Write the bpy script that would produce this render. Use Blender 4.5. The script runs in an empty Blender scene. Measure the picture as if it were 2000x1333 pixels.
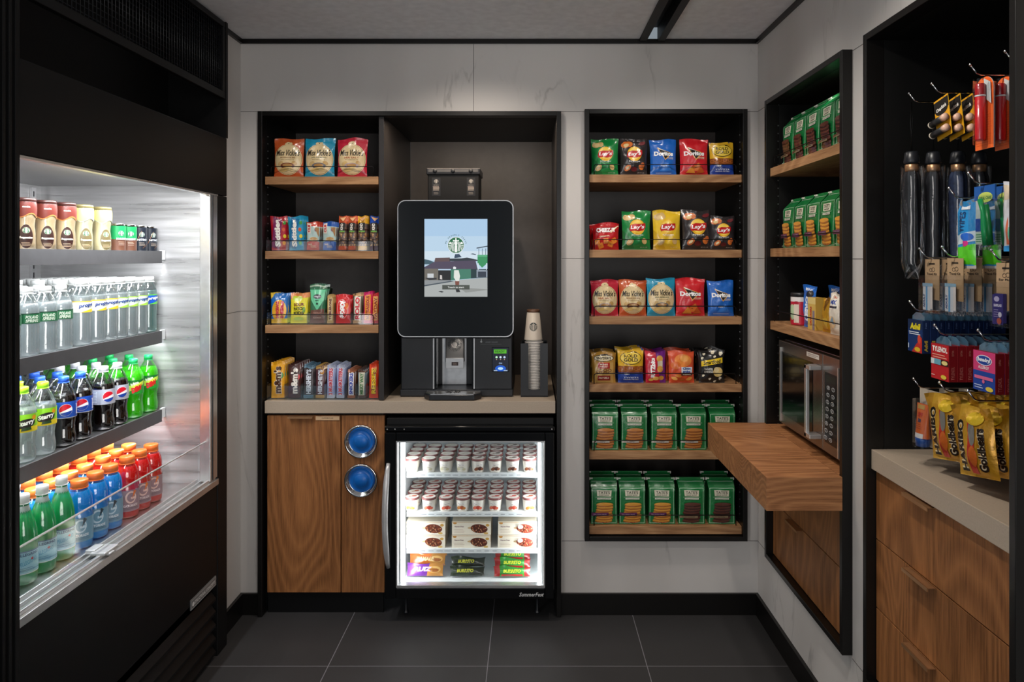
import bpy, bmesh, math, random
from mathutils import Vector, Matrix, noise
S = bpy.context.scene
COL = S.collection
PI = math.pi
F, CX, CY, HC = 1400.0, 1036.0, 503.0, 1.557

# ---------------------------------------------------------------- camera
cam_d = bpy.data.cameras.new('camera')
cam = bpy.data.objects.new('camera', cam_d)
COL.objects.link(cam)
cam.location = (0, 0, HC)
cam.rotation_euler = (PI/2, 0, 0)
cam_d.sensor_width = 36
cam_d.lens = F/2000*36
cam_d.shift_x = (1000-CX)/2000
cam_d.shift_y = (CY-666.5)/2000
cam_d.clip_start = .02
S.camera = cam

# ---------------------------------------------------------------- view, world, large lights
S.view_settings.view_transform = 'Standard'
S.view_settings.look = 'None'
S.view_settings.gamma = 1
S.view_settings.exposure = 0.4
S.view_settings.use_curve_mapping = False
try:
    S.cycles.transparent_max_bounces = 48
    S.cycles.max_bounces = 10
except Exception:
    pass
W = bpy.data.worlds.new('world')
S.world = W
W.use_nodes = True
W.node_tree.nodes['Background'].inputs[0].default_value = (.78, .9, 1, 1)
W.node_tree.nodes['Background'].inputs[1].default_value = .22

def area(name, loc, rot, sx, sy, power, col=(1, 1, 1), spread=None):
    d = bpy.data.lights.new(name, 'AREA')
    d.shape = 'RECTANGLE'; d.size = sx; d.size_y = sy; d.energy = power; d.color = col
    if spread: d.spread = spread
    o = bpy.data.objects.new(name, d); COL.objects.link(o)
    o.location = loc; o.rotation_euler = rot
    return o

def spot(name, loc, target, power, size=60, blend=.8, col=(1, .93, .84), radius=.04):
    d = bpy.data.lights.new(name, 'SPOT')
    d.energy = power; d.spot_size = math.radians(size); d.spot_blend = blend; d.color = col
    d.shadow_soft_size = radius
    o = bpy.data.objects.new(name, d); COL.objects.link(o)
    o.location = loc
    o.rotation_euler = (Vector(target)-Vector(loc)).to_track_quat('-Z', 'Y').to_euler()
    return o

# added fill panels behind the camera, then the room's ceiling downlights just out of picture
area('rear_fill', (1.45, -1.9, 1.35), (math.radians(104), 0, math.radians(14)), 2.4, 1.9, 46, (1, .965, .93))
area('rear_fill', (-2.45, -1.7, 1.5), (math.radians(104), 0, math.radians(-28)), 1.3, 1.7, 28, (1, .965, .93))
spot('downlight', (-.25, 2.60, 2.49), (-.22, 2.85, 1.5), 23, 124, 1, (1, .88, .76))
spot('downlight', (-.88, 2.50, 2.49), (-.88, 2.85, 1.5), 16, 110, 1, (1, .92, .84))
spot('downlight', (.52, 2.50, 2.49), (.56, 2.85, 1.5), 18, 112, 1, (1, .92, .84))
area('header_fill', (-.265, 3.165, 2.160), (math.radians(8), 0, 0), .62, .012, 2.6, (1, .80, .60))  # warm strip added out of sight behind the frame top, lifts the coffee bay
spot('downlight', (.30, 2.35, 2.49), (1.0, 2.5, 1.5), 9, 90, .9)
spot('downlight', (.30, 1.45, 2.49), (1.05, 1.75, 1.4), 34, 95, .9)

# ---------------------------------------------------------------- helpers
def lin(v):
    v /= 255.0
    return v/12.92 if v <= .04045 else ((v+.055)/1.055)**2.4
def c(h):
    h = h.lstrip('#')
    return (lin(int(h[0:2], 16)), lin(int(h[2:4], 16)), lin(int(h[4:6], 16)), 1)

def P(px, py, Y):
    return Vector(((px-CX)*Y/F, Y, HC-(py-CY)*Y/F))
def X(px, Y): return (px-CX)*Y/F
def Z(py, Y): return HC-(py-CY)*Y/F

def new_mat(name):
    m = bpy.data.materials.new(name); m.use_nodes = True
    nt = m.node_tree
    b = nt.nodes['Principled BSDF']
    return m, nt, b
def simple(name, col, rough=.5, metal=0, spec=.5, coat=0, noise_amt=.06, scale=30, bump=0):
    m, nt, b = new_mat(name)
    b.inputs['Roughness'].default_value = rough
    b.inputs['Metallic'].default_value = metal
    b.inputs['Specular IOR Level'].default_value = spec
    b.inputs['Coat Weight'].default_value = coat
    n = nt.nodes.new('ShaderNodeTexNoise'); n.inputs['Scale'].default_value = scale
    tc = nt.nodes.new('ShaderNodeTexCoord'); nt.links.new(tc.outputs['Object'], n.inputs['Vector'])
    r = nt.nodes.new('ShaderNodeValToRGB')
    a = 1-noise_amt; z = 1+noise_amt
    r.color_ramp.elements[0].color = tuple(min(1, x*a) for x in col[:3])+(1,)
    r.color_ramp.elements[1].color = tuple(min(1, x*z) for x in col[:3])+(1,)
    r.color_ramp.elements[0].position = .3; r.color_ramp.elements[1].position = .7
    nt.links.new(n.outputs['Fac'], r.inputs[0]); nt.links.new(r.outputs[0], b.inputs['Base Color'])
    if bump:
        bp = nt.nodes.new('ShaderNodeBump'); bp.inputs['Strength'].default_value = bump; bp.inputs['Distance'].default_value = .001
        nt.links.new(n.outputs['Fac'], bp.inputs['Height']); nt.links.new(bp.outputs[0], b.inputs['Normal'])
    return m
def artmat(name, rough, spec=.5, metal=0, coat=0, bump=0, bscale=60, emit=0):
    m, nt, b = new_mat(name)
    a = nt.nodes.new('ShaderNodeAttribute'); a.attribute_name = 'Col'
    nt.links.new(a.outputs['Color'], b.inputs['Base Color'])
    b.inputs['Roughness'].default_value = rough
    b.inputs['Specular IOR Level'].default_value = spec
    b.inputs['Metallic'].default_value = metal
    b.inputs['Coat Weight'].default_value = coat
    b.inputs['Coat Roughness'].default_value = .15
    if bump:
        n = nt.nodes.new('ShaderNodeTexNoise'); n.inputs['Scale'].default_value = bscale; n.inputs['Detail'].default_value = 3
        tc = nt.nodes.new('ShaderNodeTexCoord'); nt.links.new(tc.outputs['Object'], n.inputs['Vector'])
        bp = nt.nodes.new('ShaderNodeBump'); bp.inputs['Strength'].default_value = bump; bp.inputs['Distance'].default_value = .004
        nt.links.new(n.outputs['Fac'], bp.inputs['Height']); nt.links.new(bp.outputs[0], b.inputs['Normal'])
    if emit:
        nt.links.new(a.outputs['Color'], b.inputs['Emission Color'])
        b.inputs['Emission Strength'].default_value = emit
        nt.links.remove(b.inputs['Base Color'].links[0]); b.inputs['Base Color'].default_value = (.01, .01, .01, 1)
    return m
def wood(name, axis, dark='#603b1d', mid='#835431', light='#98653b', scale=1.0):
    m, nt, b = new_mat(name)
    N = nt.nodes.new; L = nt.links.new
    tc = N('ShaderNodeTexCoord'); oi = N('ShaderNodeObjectInfo')
    off = N('ShaderNodeVectorMath'); off.operation = 'ADD'
    sc = N('ShaderNodeVectorMath'); sc.operation = 'SCALE'; sc.inputs[0].default_value = (3.1, 2.7, 1.9)
    L(oi.outputs['Random'], sc.inputs['Scale']); L(tc.outputs['Object'], off.inputs[0]); L(sc.outputs[0], off.inputs[1])
    def mapped(along, across):
        mp = N('ShaderNodeMapping'); s = [across]*3; s['XYZ'.index(axis)] = along
        mp.inputs['Scale'].default_value = s; L(off.outputs[0], mp.inputs['Vector']); return mp
    # cathedral figure: contour bands of a stretched noise
    n1 = N('ShaderNodeTexNoise'); n1.inputs['Scale'].default_value = 4.2*scale; n1.inputs['Detail'].default_value = 1; n1.inputs['Distortion'].default_value = .15
    L(mapped(.22, 1.0).outputs[0], n1.inputs['Vector'])
    mul = N('ShaderNodeMath'); mul.operation = 'MULTIPLY'; mul.inputs[1].default_value = 42
    L(n1.outputs['Fac'], mul.inputs[0])
    fr = N('ShaderNodeMath'); fr.operation = 'PINGPONG'; fr.inputs[1].default_value = 1.0; L(mul.outputs[0], fr.inputs[0])
    pw = N('ShaderNodeMath'); pw.operation = 'POWER'; pw.inputs[1].default_value = 1.6; L(fr.outputs[0], pw.inputs[0])
    # pores
    n2 = N('ShaderNodeTexNoise'); n2.inputs['Scale'].default_value = 1.6; n2.inputs['Detail'].default_value = 5; n2.inputs['Roughness'].default_value = .65
    L(mapped(6, 210).outputs[0], n2.inputs['Vector'])
    # broad tone
    n3 = N('ShaderNodeTexNoise'); n3.inputs['Scale'].default_value = 2.2; L(mapped(.3, 3).outputs[0], n3.inputs['Vector'])
    a1 = N('ShaderNodeMath'); a1.operation = 'MULTIPLY'; a1.inputs[1].default_value = .24; L(pw.outputs[0], a1.inputs[0])
    a2 = N('ShaderNodeMath'); a2.operation = 'MULTIPLY_ADD'; a2.inputs[1].default_value = .95; L(n2.outputs['Fac'], a2.inputs[0]); L(a1.outputs[0], a2.inputs[2])
    a3 = N('ShaderNodeMath'); a3.operation = 'MULTIPLY_ADD'; a3.inputs[1].default_value = .35; L(n3.outputs['Fac'], a3.inputs[0]); L(a2.outputs[0], a3.inputs[2])
    r = N('ShaderNodeValToRGB'); r.color_ramp.elements[0].position = .48; r.color_ramp.elements[0].color = c(dark)
    r.color_ramp.elements[1].position = .98; r.color_ramp.elements[1].color = c(light)
    e = r.color_ramp.elements.new(.72); e.color = c(mid)
    L(a3.outputs[0], r.inputs[0]); L(r.outputs[0], b.inputs['Base Color'])
    b.inputs['Roughness'].default_value = .5; b.inputs['Specular IOR Level'].default_value = .35
    bp = N('ShaderNodeBump'); bp.inputs['Strength'].default_value = .12; bp.inputs['Distance'].default_value = .001
    L(n2.outputs['Fac'], bp.inputs['Height']); L(bp.outputs[0], b.inputs['Normal'])
    return m
def clear(name, tint=(1, 1, 1), gloss=.12, body=0, bodycol=(.8, .85, .88), rough=.05, fres=.55, bump=.25):
    m = bpy.data.materials.new(name); m.use_nodes = True; nt = m.node_tree; nt.nodes.clear()
    N = nt.nodes.new; L = nt.links.new
    out = N('ShaderNodeOutputMaterial')
    tr = N('ShaderNodeBsdfTransparent'); tr.inputs[0].default_value = tuple(tint)+(1,)
    gl = N('ShaderNodeBsdfGlossy'); gl.inputs['Roughness'].default_value = rough; gl.inputs[0].default_value = (1, 1, 1, 1)
    lw = N('ShaderNodeLayerWeight'); lw.inputs[0].default_value = .25
    ma = N('ShaderNodeMath'); ma.operation = 'MULTIPLY_ADD'; ma.inputs[1].default_value = fres; ma.inputs[2].default_value = gloss*.35; ma.use_clamp = True
    n = N('ShaderNodeTexNoise'); n.inputs['Scale'].default_value = 55; tc = N('ShaderNodeTexCoord'); L(tc.outputs['Object'], n.inputs['Vector'])
    bp = N('ShaderNodeBump'); bp.inputs['Strength'].default_value = bump; bp.inputs['Distance'].default_value = .002
    L(n.outputs['Fac'], bp.inputs['Height']); L(bp.outputs[0], gl.inputs['Normal'])
    L(lw.outputs['Fresnel'], ma.inputs[0])
    mx = N('ShaderNodeMixShader'); L(ma.outputs[0], mx.inputs[0])
    if body:
        df = N('ShaderNodeBsdfDiffuse'); df.inputs[0].default_value = tuple(bodycol)+(1,)
        tl = N('ShaderNodeBsdfTranslucent'); tl.inputs[0].default_value = tuple(bodycol)+(1,)
        m2 = N('ShaderNodeMixShader'); m2.inputs[0].default_value = .5; L(df.outputs[0], m2.inputs[1]); L(tl.outputs[0], m2.inputs[2])
        m3 = N('ShaderNodeMixShader'); m3.inputs[0].default_value = body; L(tr.outputs[0], m3.inputs[1]); L(m2.outputs[0], m3.inputs[2])
        L(m3.outputs[0], mx.inputs[1])
    else:
        L(tr.outputs[0], mx.inputs[1])
    L(gl.outputs[0], mx.inputs[2]); L(mx.outputs[0], out.inputs[0])
    return m
def emis(name, col, s):
    m = bpy.data.materials.new(name); m.use_nodes = True; nt = m.node_tree; nt.nodes.clear()
    o = nt.nodes.new('ShaderNodeOutputMaterial'); e = nt.nodes.new('ShaderNodeEmission')
    e.inputs[0].default_value = tuple(col)+(1,); e.inputs[1].default_value = s; nt.links.new(e.outputs[0], o.inputs[0])
    return m

def marble(name):
    m, nt, b = new_mat(name)
    N = nt.nodes.new; L = nt.links.new
    tc = N('ShaderNodeTexCoord')
    mp = N('ShaderNodeMapping'); mp.inputs['Rotation'].default_value = (.0, .75, .75); mp.inputs['Scale'].default_value = (1.5, 1.5, .45)
    L(tc.outputs['Object'], mp.inputs['Vector'])
    n = N('ShaderNodeTexNoise'); n.inputs['Scale'].default_value = 1.3; n.inputs['Detail'].default_value = 6; n.inputs['Roughness'].default_value = .55; n.inputs['Distortion'].default_value = .5
    L(mp.outputs[0], n.inputs['Vector'])
    sb = N('ShaderNodeMath'); sb.operation = 'SUBTRACT'; sb.inputs[1].default_value = .5; L(n.outputs['Fac'], sb.inputs[0])
    ab = N('ShaderNodeMath'); ab.operation = 'ABSOLUTE'; L(sb.outputs[0], ab.inputs[0])
    r = N('ShaderNodeValToRGB'); r.color_ramp.elements[0].position = 0; r.color_ramp.elements[0].color = (1, 1, 1, 1)
    r.color_ramp.elements[1].position = .009; r.color_ramp.elements[1].color = (0, 0, 0, 1); L(ab.outputs[0], r.inputs[0])
    n2 = N('ShaderNodeTexNoise'); n2.inputs['Scale'].default_value = 2.6; L(tc.outputs['Object'], n2.inputs['Vector'])
    r2 = N('ShaderNodeValToRGB'); r2.color_ramp.elements[0].position = .45; r2.color_ramp.elements[1].position = .68; r2.color_ramp.elements[1].color = (.6, .6, .6, 1); L(n2.outputs['Fac'], r2.inputs[0])
    mu = N('ShaderNodeMath'); mu.operation = 'MULTIPLY'; L(r.outputs[0], mu.inputs[0]); L(r2.outputs[0], mu.inputs[1])
    n3 = N('ShaderNodeTexNoise'); n3.inputs['Scale'].default_value = 1.1; n3.inputs['Detail'].default_value = 3; L(mp.outputs[0], n3.inputs['Vector'])
    base = N('ShaderNodeValToRGB'); base.color_ramp.elements[0].color = c('#bdb8b4'); base.color_ramp.elements[1].color = c('#cfcbc8')
    base.color_ramp.elements[0].position = .35; base.color_ramp.elements[1].position = .6; L(n3.outputs['Fac'], base.inputs[0])
    mx = N('ShaderNodeMix'); mx.data_type = 'RGBA'; L(mu.outputs[0], mx.inputs[0]); L(base.outputs[0], mx.inputs[6]); mx.inputs[7].default_value = c('#7d7977')
    L(mx.outputs[2], b.inputs['Base Color']); b.inputs['Roughness'].default_value = .55; b.inputs['Specular IOR Level'].default_value = .3
    return m

def streak(name):
    m, nt, b = new_mat(name); N = nt.nodes.new; L = nt.links.new
    tc = N('ShaderNodeTexCoord'); mp = N('ShaderNodeMapping'); mp.inputs['Scale'].default_value = (1.5, 1.5, 26); L(tc.outputs['Object'], mp.inputs['Vector'])
    n = N('ShaderNodeTexNoise'); n.inputs['Scale'].default_value = 1.4; n.inputs['Detail'].default_value = 4; L(mp.outputs[0], n.inputs['Vector'])
    r = N('ShaderNodeMapRange'); r.inputs['From Min'].default_value = .3; r.inputs['From Max'].default_value = .7; r.inputs['To Min'].default_value = .22; r.inputs['To Max'].default_value = .5; L(n.outputs['Fac'], r.inputs[0]); L(r.outputs[0], b.inputs['Roughness'])
    cr = N('ShaderNodeValToRGB'); cr.color_ramp.elements[0].position = .3; cr.color_ramp.elements[1].position = .7; cr.color_ramp.elements[0].color = (.30, .30, .30, 1); cr.color_ramp.elements[1].color = (.56, .56, .57, 1)
    L(n.outputs['Fac'], cr.inputs[0]); L(cr.outputs[0], b.inputs['Base Color']); b.inputs['Metallic'].default_value = .45
    bp = N('ShaderNodeBump'); bp.inputs['Strength'].default_value = .35; bp.inputs['Distance'].default_value = .004; L(n.outputs['Fac'], bp.inputs['Height']); L(bp.outputs[0], b.inputs['Normal'])
    return m
def floor_mat():
    m, nt, b = new_mat('floor_tile')
    N = nt.nodes.new; L = nt.links.new
    tc = N('ShaderNodeTexCoord')
    mp = N('ShaderNodeMapping'); mp.inputs['Location'].default_value = (.163, -2.728, 0); L(tc.outputs['Object'], mp.inputs['Vector'])
    br = N('ShaderNodeTexBrick'); br.offset = 0; br.inputs['Scale'].default_value = 1
    br.inputs['Brick Width'].default_value = .607; br.inputs['Row Height'].default_value = .607
    br.inputs['Mortar Size'].default_value = .0016; br.inputs['Mortar Smooth'].default_value = .1
    br.inputs['Color1'].default_value = c('#323132'); br.inputs['Color2'].default_value = c('#353435'); br.inputs['Mortar'].default_value = c('#77757a')
    L(mp.outputs[0], br.inputs['Vector'])
    n = N('ShaderNodeTexNoise'); n.inputs['Scale'].default_value = 6; n.inputs['Detail'].default_value = 5; L(tc.outputs['Object'], n.inputs['Vector'])
    r = N('ShaderNodeMapRange'); r.inputs['To Min'].default_value = .9; r.inputs['To Max'].default_value = 1.1; L(n.outputs['Fac'], r.inputs[0])
    v = N('ShaderNodeVectorMath'); v.operation = 'SCALE'; L(br.outputs['Color'], v.inputs[0]); L(r.outputs[0], v.inputs['Scale'])
    L(v.outputs[0], b.inputs['Base Color']); b.inputs['Roughness'].default_value = .6; b.inputs['Specular IOR Level'].default_value = .3
    return m

M = dict(
    gloss=artmat('printed_gloss_film', .3, .6, 0, .35, .5, 45),
    foil=artmat('printed_foil', .32, .6, .45, .3, .55, 50),
    card=artmat('printed_card', .45, .45),
    label=artmat('printed_label', .35, .5),
    plastic=artmat('coloured_plastic', .35, .5),
    screen=artmat('screen_pixels', .3, .5, emit=.74),
    black=simple('black_powder_coat', c('#0a0a0b')[:3], .5, 0, .28),
    blackfr=simple('black_frame_metal', c('#100e0d')[:3], .35, .2, .5),
    blackgl=simple('black_gloss', c('#050608')[:3], .16, 0, .35, .15),
    blackpl=simple('black_plastic', c('#1a1c21')[:3], .35, 0, .5),
    panel=simple('dark_laminate', c('#2d2a2a')[:3], .38, 0, .45),
    panel_in=simple('black_laminate', c('#080808')[:3], .5, 0, .4),
    rod=simple('black_wire', c('#0c0c0d')[:3], .35, .5, .5),
    chrome=simple('chrome', (.75, .75, .76), .14, 1, .5),
    steel=simple('brushed_steel', (.62, .62, .63), .28, 1, .5, 0, .08, 40),
    steel_l=simple('light_steel', (.55, .55, .56), .33, 1, .5),
    satin=simple('satin_handle', (.62, .62, .63), .38, .55),
    darksteel=simple('dark_tinted_steel', (.26, .23, .21), .25, .9),
    alu=simple('aluminium', (.70, .70, .70), .3, .85, .5),
    shelfgrey=simple('grey_shelf_metal', c('#4d4d4f')[:3], .45, .1, .45),
    white=simple('white_enamel', c('#dfe4e6')[:3], .4, 0, .4),
    stone=simple('beige_quartz', c('#b0a08e')[:3], .4, 0, .45, 0, .05, 220),
    ceil=simple('ceiling_paint', c('#dfe0e3')[:3], .8, 0, .2),
    wood_z=wood('oak_vertical', 'Z', '#68401f', '#905d35', '#a76e40'), wood_x=wood('oak_along_shelf', 'X', '#7a5335', '#a07650', '#b78d64'), wood_y=wood('oak_across_table', 'X', '#6e4524', '#976540', '#ae7a4e', scale=1.2),
    liner=streak('stainless_liner'),
    marble=marble('white_marble_tile'),
    joint=simple('tile_joint', c('#6e6a68')[:3], .8),
    floor=floor_mat(),
    backlam=simple('grey_laminate_back', c('#5d5856')[:3], .4, 0, .45),
    backshade=simple('shaded_laminate_back', c('#38312e')[:3], .4, 0, .45),  # back laminate darkened: the weaker light in the recess is put into its colour
    pin=simple('shelf_pin_metal', (.5, .5, .5), .3, 1),
    brass=simple('bronze_metal', c('#b58a63')[:3], .35, .7),
    blue=simple('blue_plastic', c('#0c63b8')[:3], .35, 0, .5),
    glass=clear('pane_glass', (.98, .99, .99), .05, fres=.16, bump=0),
    acrylic=clear('clear_acrylic', (.95, .97, .98), .10, .02, (.7, .75, .8), fres=.25, bump=0),
    pouch=clear('clear_pouch', (.92, .93, .95), .12, fres=.3),
    pet=clear('clear_bottle_plastic', (.95, .97, .97), .3),
    water=clear('water', (.93, .96, .97), .2, .42, (.84, .89, .91)),
    led=emis('led_light', (.95, .98, 1), 8),
    ledsoft=emis('led_diffuser', (.9, .96, 1), 5),
)
def liquid(name, col, rough=.15, ss=.0, tr=.25):
    m, nt, b = new_mat(name)
    b.inputs['Base Color'].default_value = col; b.inputs['Roughness'].default_value = rough
    b.inputs['Transmission Weight'].default_value = 0
    n = nt.nodes.new('ShaderNodeTexNoise'); n.inputs['Scale'].default_value = 30
    tc = nt.nodes.new('ShaderNodeTexCoord'); nt.links.new(tc.outputs['Object'], n.inputs['Vector'])
    bp = nt.nodes.new('ShaderNodeBump'); bp.inputs['Strength'].default_value = .15; bp.inputs['Distance'].default_value = .003
    nt.links.new(n.outputs['Fac'], bp.inputs['Height']); nt.links.new(bp.outputs[0], b.inputs['Normal'])
    if tr:
        t = nt.nodes.new('ShaderNodeBsdfTranslucent'); t.inputs[0].default_value = col
        mx = nt.nodes.new('ShaderNodeMixShader'); mx.inputs[0].default_value = tr
        out = nt.nodes['Material Output']
        nt.links.new(b.outputs[0], mx.inputs[1]); nt.links.new(t.outputs[0], mx.inputs[2]); nt.links.new(mx.outputs[0], out.inputs[0])
    return m

class MB:
    def __init__(s): s.v = []; s.f = []; s.m = []; s.c = []; s.s = []
    def add(s, verts, faces, mi=0, col=(.5, .5, .5, 1), smooth=False):
        o = len(s.v); s.v += [tuple(p) for p in verts]
        for f in faces:
            s.f.append([o+i for i in f]); s.m.append(mi); s.c.append(col); s.s.append(smooth)
        return s
    def box(s, x0, x1, y0, y1, z0, z1, mi=0, col=(.5, .5, .5, 1)):
        if x0 > x1: x0, x1 = x1, x0
        if y0 > y1: y0, y1 = y1, y0
        if z0 > z1: z0, z1 = z1, z0
        v = [(x0, y0, z0), (x1, y0, z0), (x1, y1, z0), (x0, y1, z0), (x0, y0, z1), (x1, y0, z1), (x1, y1, z1), (x0, y1, z1)]
        f = [(3, 2, 1, 0), (4, 5, 6, 7), (0, 1, 5, 4), (1, 2, 6, 5), (2, 3, 7, 6), (3, 0, 4, 7)]
        return s.add(v, f, mi, col)
    def lathe(s, prof, seg=24, mi=0, col=(.5, .5, .5, 1), cx=0, cy=0, smooth=True, a0=0, axis='Z'):
        v = []; f = []
        for r, z in prof:
            for k in range(seg):
                a = 2*PI*k/seg+a0
                v.append((cx+r*math.cos(a), cy+r*math.sin(a), z) if axis == 'Z' else
                         ((cx+r*math.cos(a), z, cy+r*math.sin(a)) if axis == 'Y' else (z, cx+r*math.cos(a), cy+r*math.sin(a))))
        n = len(prof)
        for i in range(n-1):
            for k in range(seg):
                a, b = i*seg+k, i*seg+(k+1) % seg
                q = (a, b, b+seg, a+seg)
                f.append(q if axis != 'Y' else q[::-1])
        s.add(v, f, mi, col, smooth)
        o = len(s.v)-n*seg
        for i, rev in ((0, True), (n-1, False)):
            if prof[i][0] > 1e-6:
                q = [o+i*seg+k for k in range(seg)]
                if rev != (axis == 'Y'): q = q[::-1]
                s.f.append(q); s.m.append(mi); s.c.append(col); s.s.append(False)
        return s
    def tube(s, pts, r, seg=8, mi=0, col=(.5, .5, .5, 1), caps=True):
        pts = [Vector(p) for p in pts]; v = []; f = []
        up = None
        for i, p in enumerate(pts):
            d = (pts[min(i+1, len(pts)-1)]-pts[max(i-1, 0)]).normalized()
            if up is None:
                up = Vector((0, 0, 1)) if abs(d.z) < .9 else Vector((0, 1, 0))
            a = d.cross(up).normalized(); b = a.cross(d).normalized(); up = b
            rr = r[i] if isinstance(r, (list, tuple)) else r
            for k in range(seg):
                t = 2*PI*k/seg
                v.append(p+a*math.cos(t)*rr+b*math.sin(t)*rr)
        for i in range(len(pts)-1):
            for k in range(seg):
                q = i*seg+k; w = i*seg+(k+1) % seg
                f.append((q, q+seg, w+seg, w))
        if caps:
            f.append(list(range(seg))); f.append([len(v)-seg+k for k in range(seg)][::-1])
        return s.add(v, f, mi, col, True)
    def prism(s, poly, a0, a1, mi=0, col=(.5, .5, .5, 1), axis='Z', smooth=False):
        n = len(poly)
        def mk(p, a): return (p[0], p[1], a) if axis == 'Z' else ((p[0], a, p[1]) if axis == 'Y' else (a, p[0], p[1]))
        v = [mk(p, a0) for p in poly]+[mk(p, a1) for p in poly]
        f = [list(range(n))[::-1], [n+i for i in range(n)]]
        f += [(i, (i+1) % n, n+(i+1) % n, n+i) for i in range(n)]
        if axis == 'Y': f = [list(q)[::-1] for q in f]
        return s.add(v, f, mi, col, smooth)
    def grid(s, fn, nu, nv, mi=0, col=(.5, .5, .5, 1), flip=False, smooth=True):
        v = [fn(i/nu, j/nv) for j in range(nv+1) for i in range(nu+1)]
        f = []
        for j in range(nv):
            for i in range(nu):
                a = j*(nu+1)+i; q = (a, a+1, a+nu+2, a+nu+1)
                f.append(q[::-1] if flip else q)
        return s.add(v, f, mi, col, smooth)
    def build(s, name, mats, parent=None, bevel=0, fix=False):
        if not isinstance(mats, (list, tuple)): mats = [mats]
        me = bpy.data.meshes.new(name); me.from_pydata(s.v, [], s.f)
        for mt in mats: me.materials.append(M[mt] if isinstance(mt, str) else mt)
        ca = me.color_attributes.new('Col', 'FLOAT_COLOR', 'CORNER')
        data = []
        for p, col in zip(me.polygons, s.c):
            for _ in range(p.loop_total): data.extend(col)
        ca.data.foreach_set('color', data)
        me.polygons.foreach_set('material_index', s.m); me.polygons.foreach_set('use_smooth', s.s)
        if fix:
            bm = bmesh.new(); bm.from_mesh(me); bmesh.ops.recalc_face_normals(bm, faces=bm.faces); bm.to_mesh(me); bm.free()
        me.update()
        o = bpy.data.objects.new(name, me); COL.objects.link(o)
        if parent: o.parent = parent
        if bevel:
            b = o.modifiers.new('bevel', 'BEVEL'); b.width = bevel; b.segments = 2; b.limit_method = 'ANGLE'; b.angle_limit = math.radians(40)
        return o

def tag(o, label=None, cat=None, group=None, kind=None):
    if label: o['label'] = label
    if cat: o['category'] = cat
    if group: o['group'] = group
    if kind: o['kind'] = kind
    return o
def empty(name, loc=(0, 0, 0), rz=0, label=None, cat=None, group=None):
    o = bpy.data.objects.new(name, None); COL.objects.link(o); o.empty_display_size = .05
    o.location = loc; o.rotation_euler = (0, 0, rz)
    return tag(o, label, cat, group)
def struct(name, mb, mats, bevel=0, label=None):
    o = mb.build(name, mats, bevel=bevel); o['kind'] = 'structure'
    if label: o['label'] = label
    return o

# ---------------------------------------------------------------- printed artwork laid on curved surfaces
_tc = {}
def tmesh(s, bold=0, shear=0):
    k = (s, bold, shear)
    if k not in _tc:
        cu = bpy.data.curves.new('t', 'FONT'); cu.body = s; cu.offset = bold; cu.shear = shear; cu.resolution_u = 2; cu.fill_mode = 'FRONT'
        ob = bpy.data.objects.new('t', cu); me = bpy.data.meshes.new_from_object(ob)
        v = [(p.co.x, p.co.y) for p in me.vertices]; f = [list(p.vertices) for p in me.polygons]
        bpy.data.objects.remove(ob); bpy.data.curves.remove(cu); bpy.data.meshes.remove(me)
        x0 = min(p[0] for p in v); x1 = max(p[0] for p in v); y0 = min(p[1] for p in v); y1 = max(p[1] for p in v)
        _tc[k] = ([((p[0]-(x0+x1)/2)/(x1-x0), (p[1]-(y0+y1)/2)/(y1-y0)) for p in v], f, (x1-x0)/(y1-y0))
    return _tc[k]

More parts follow.
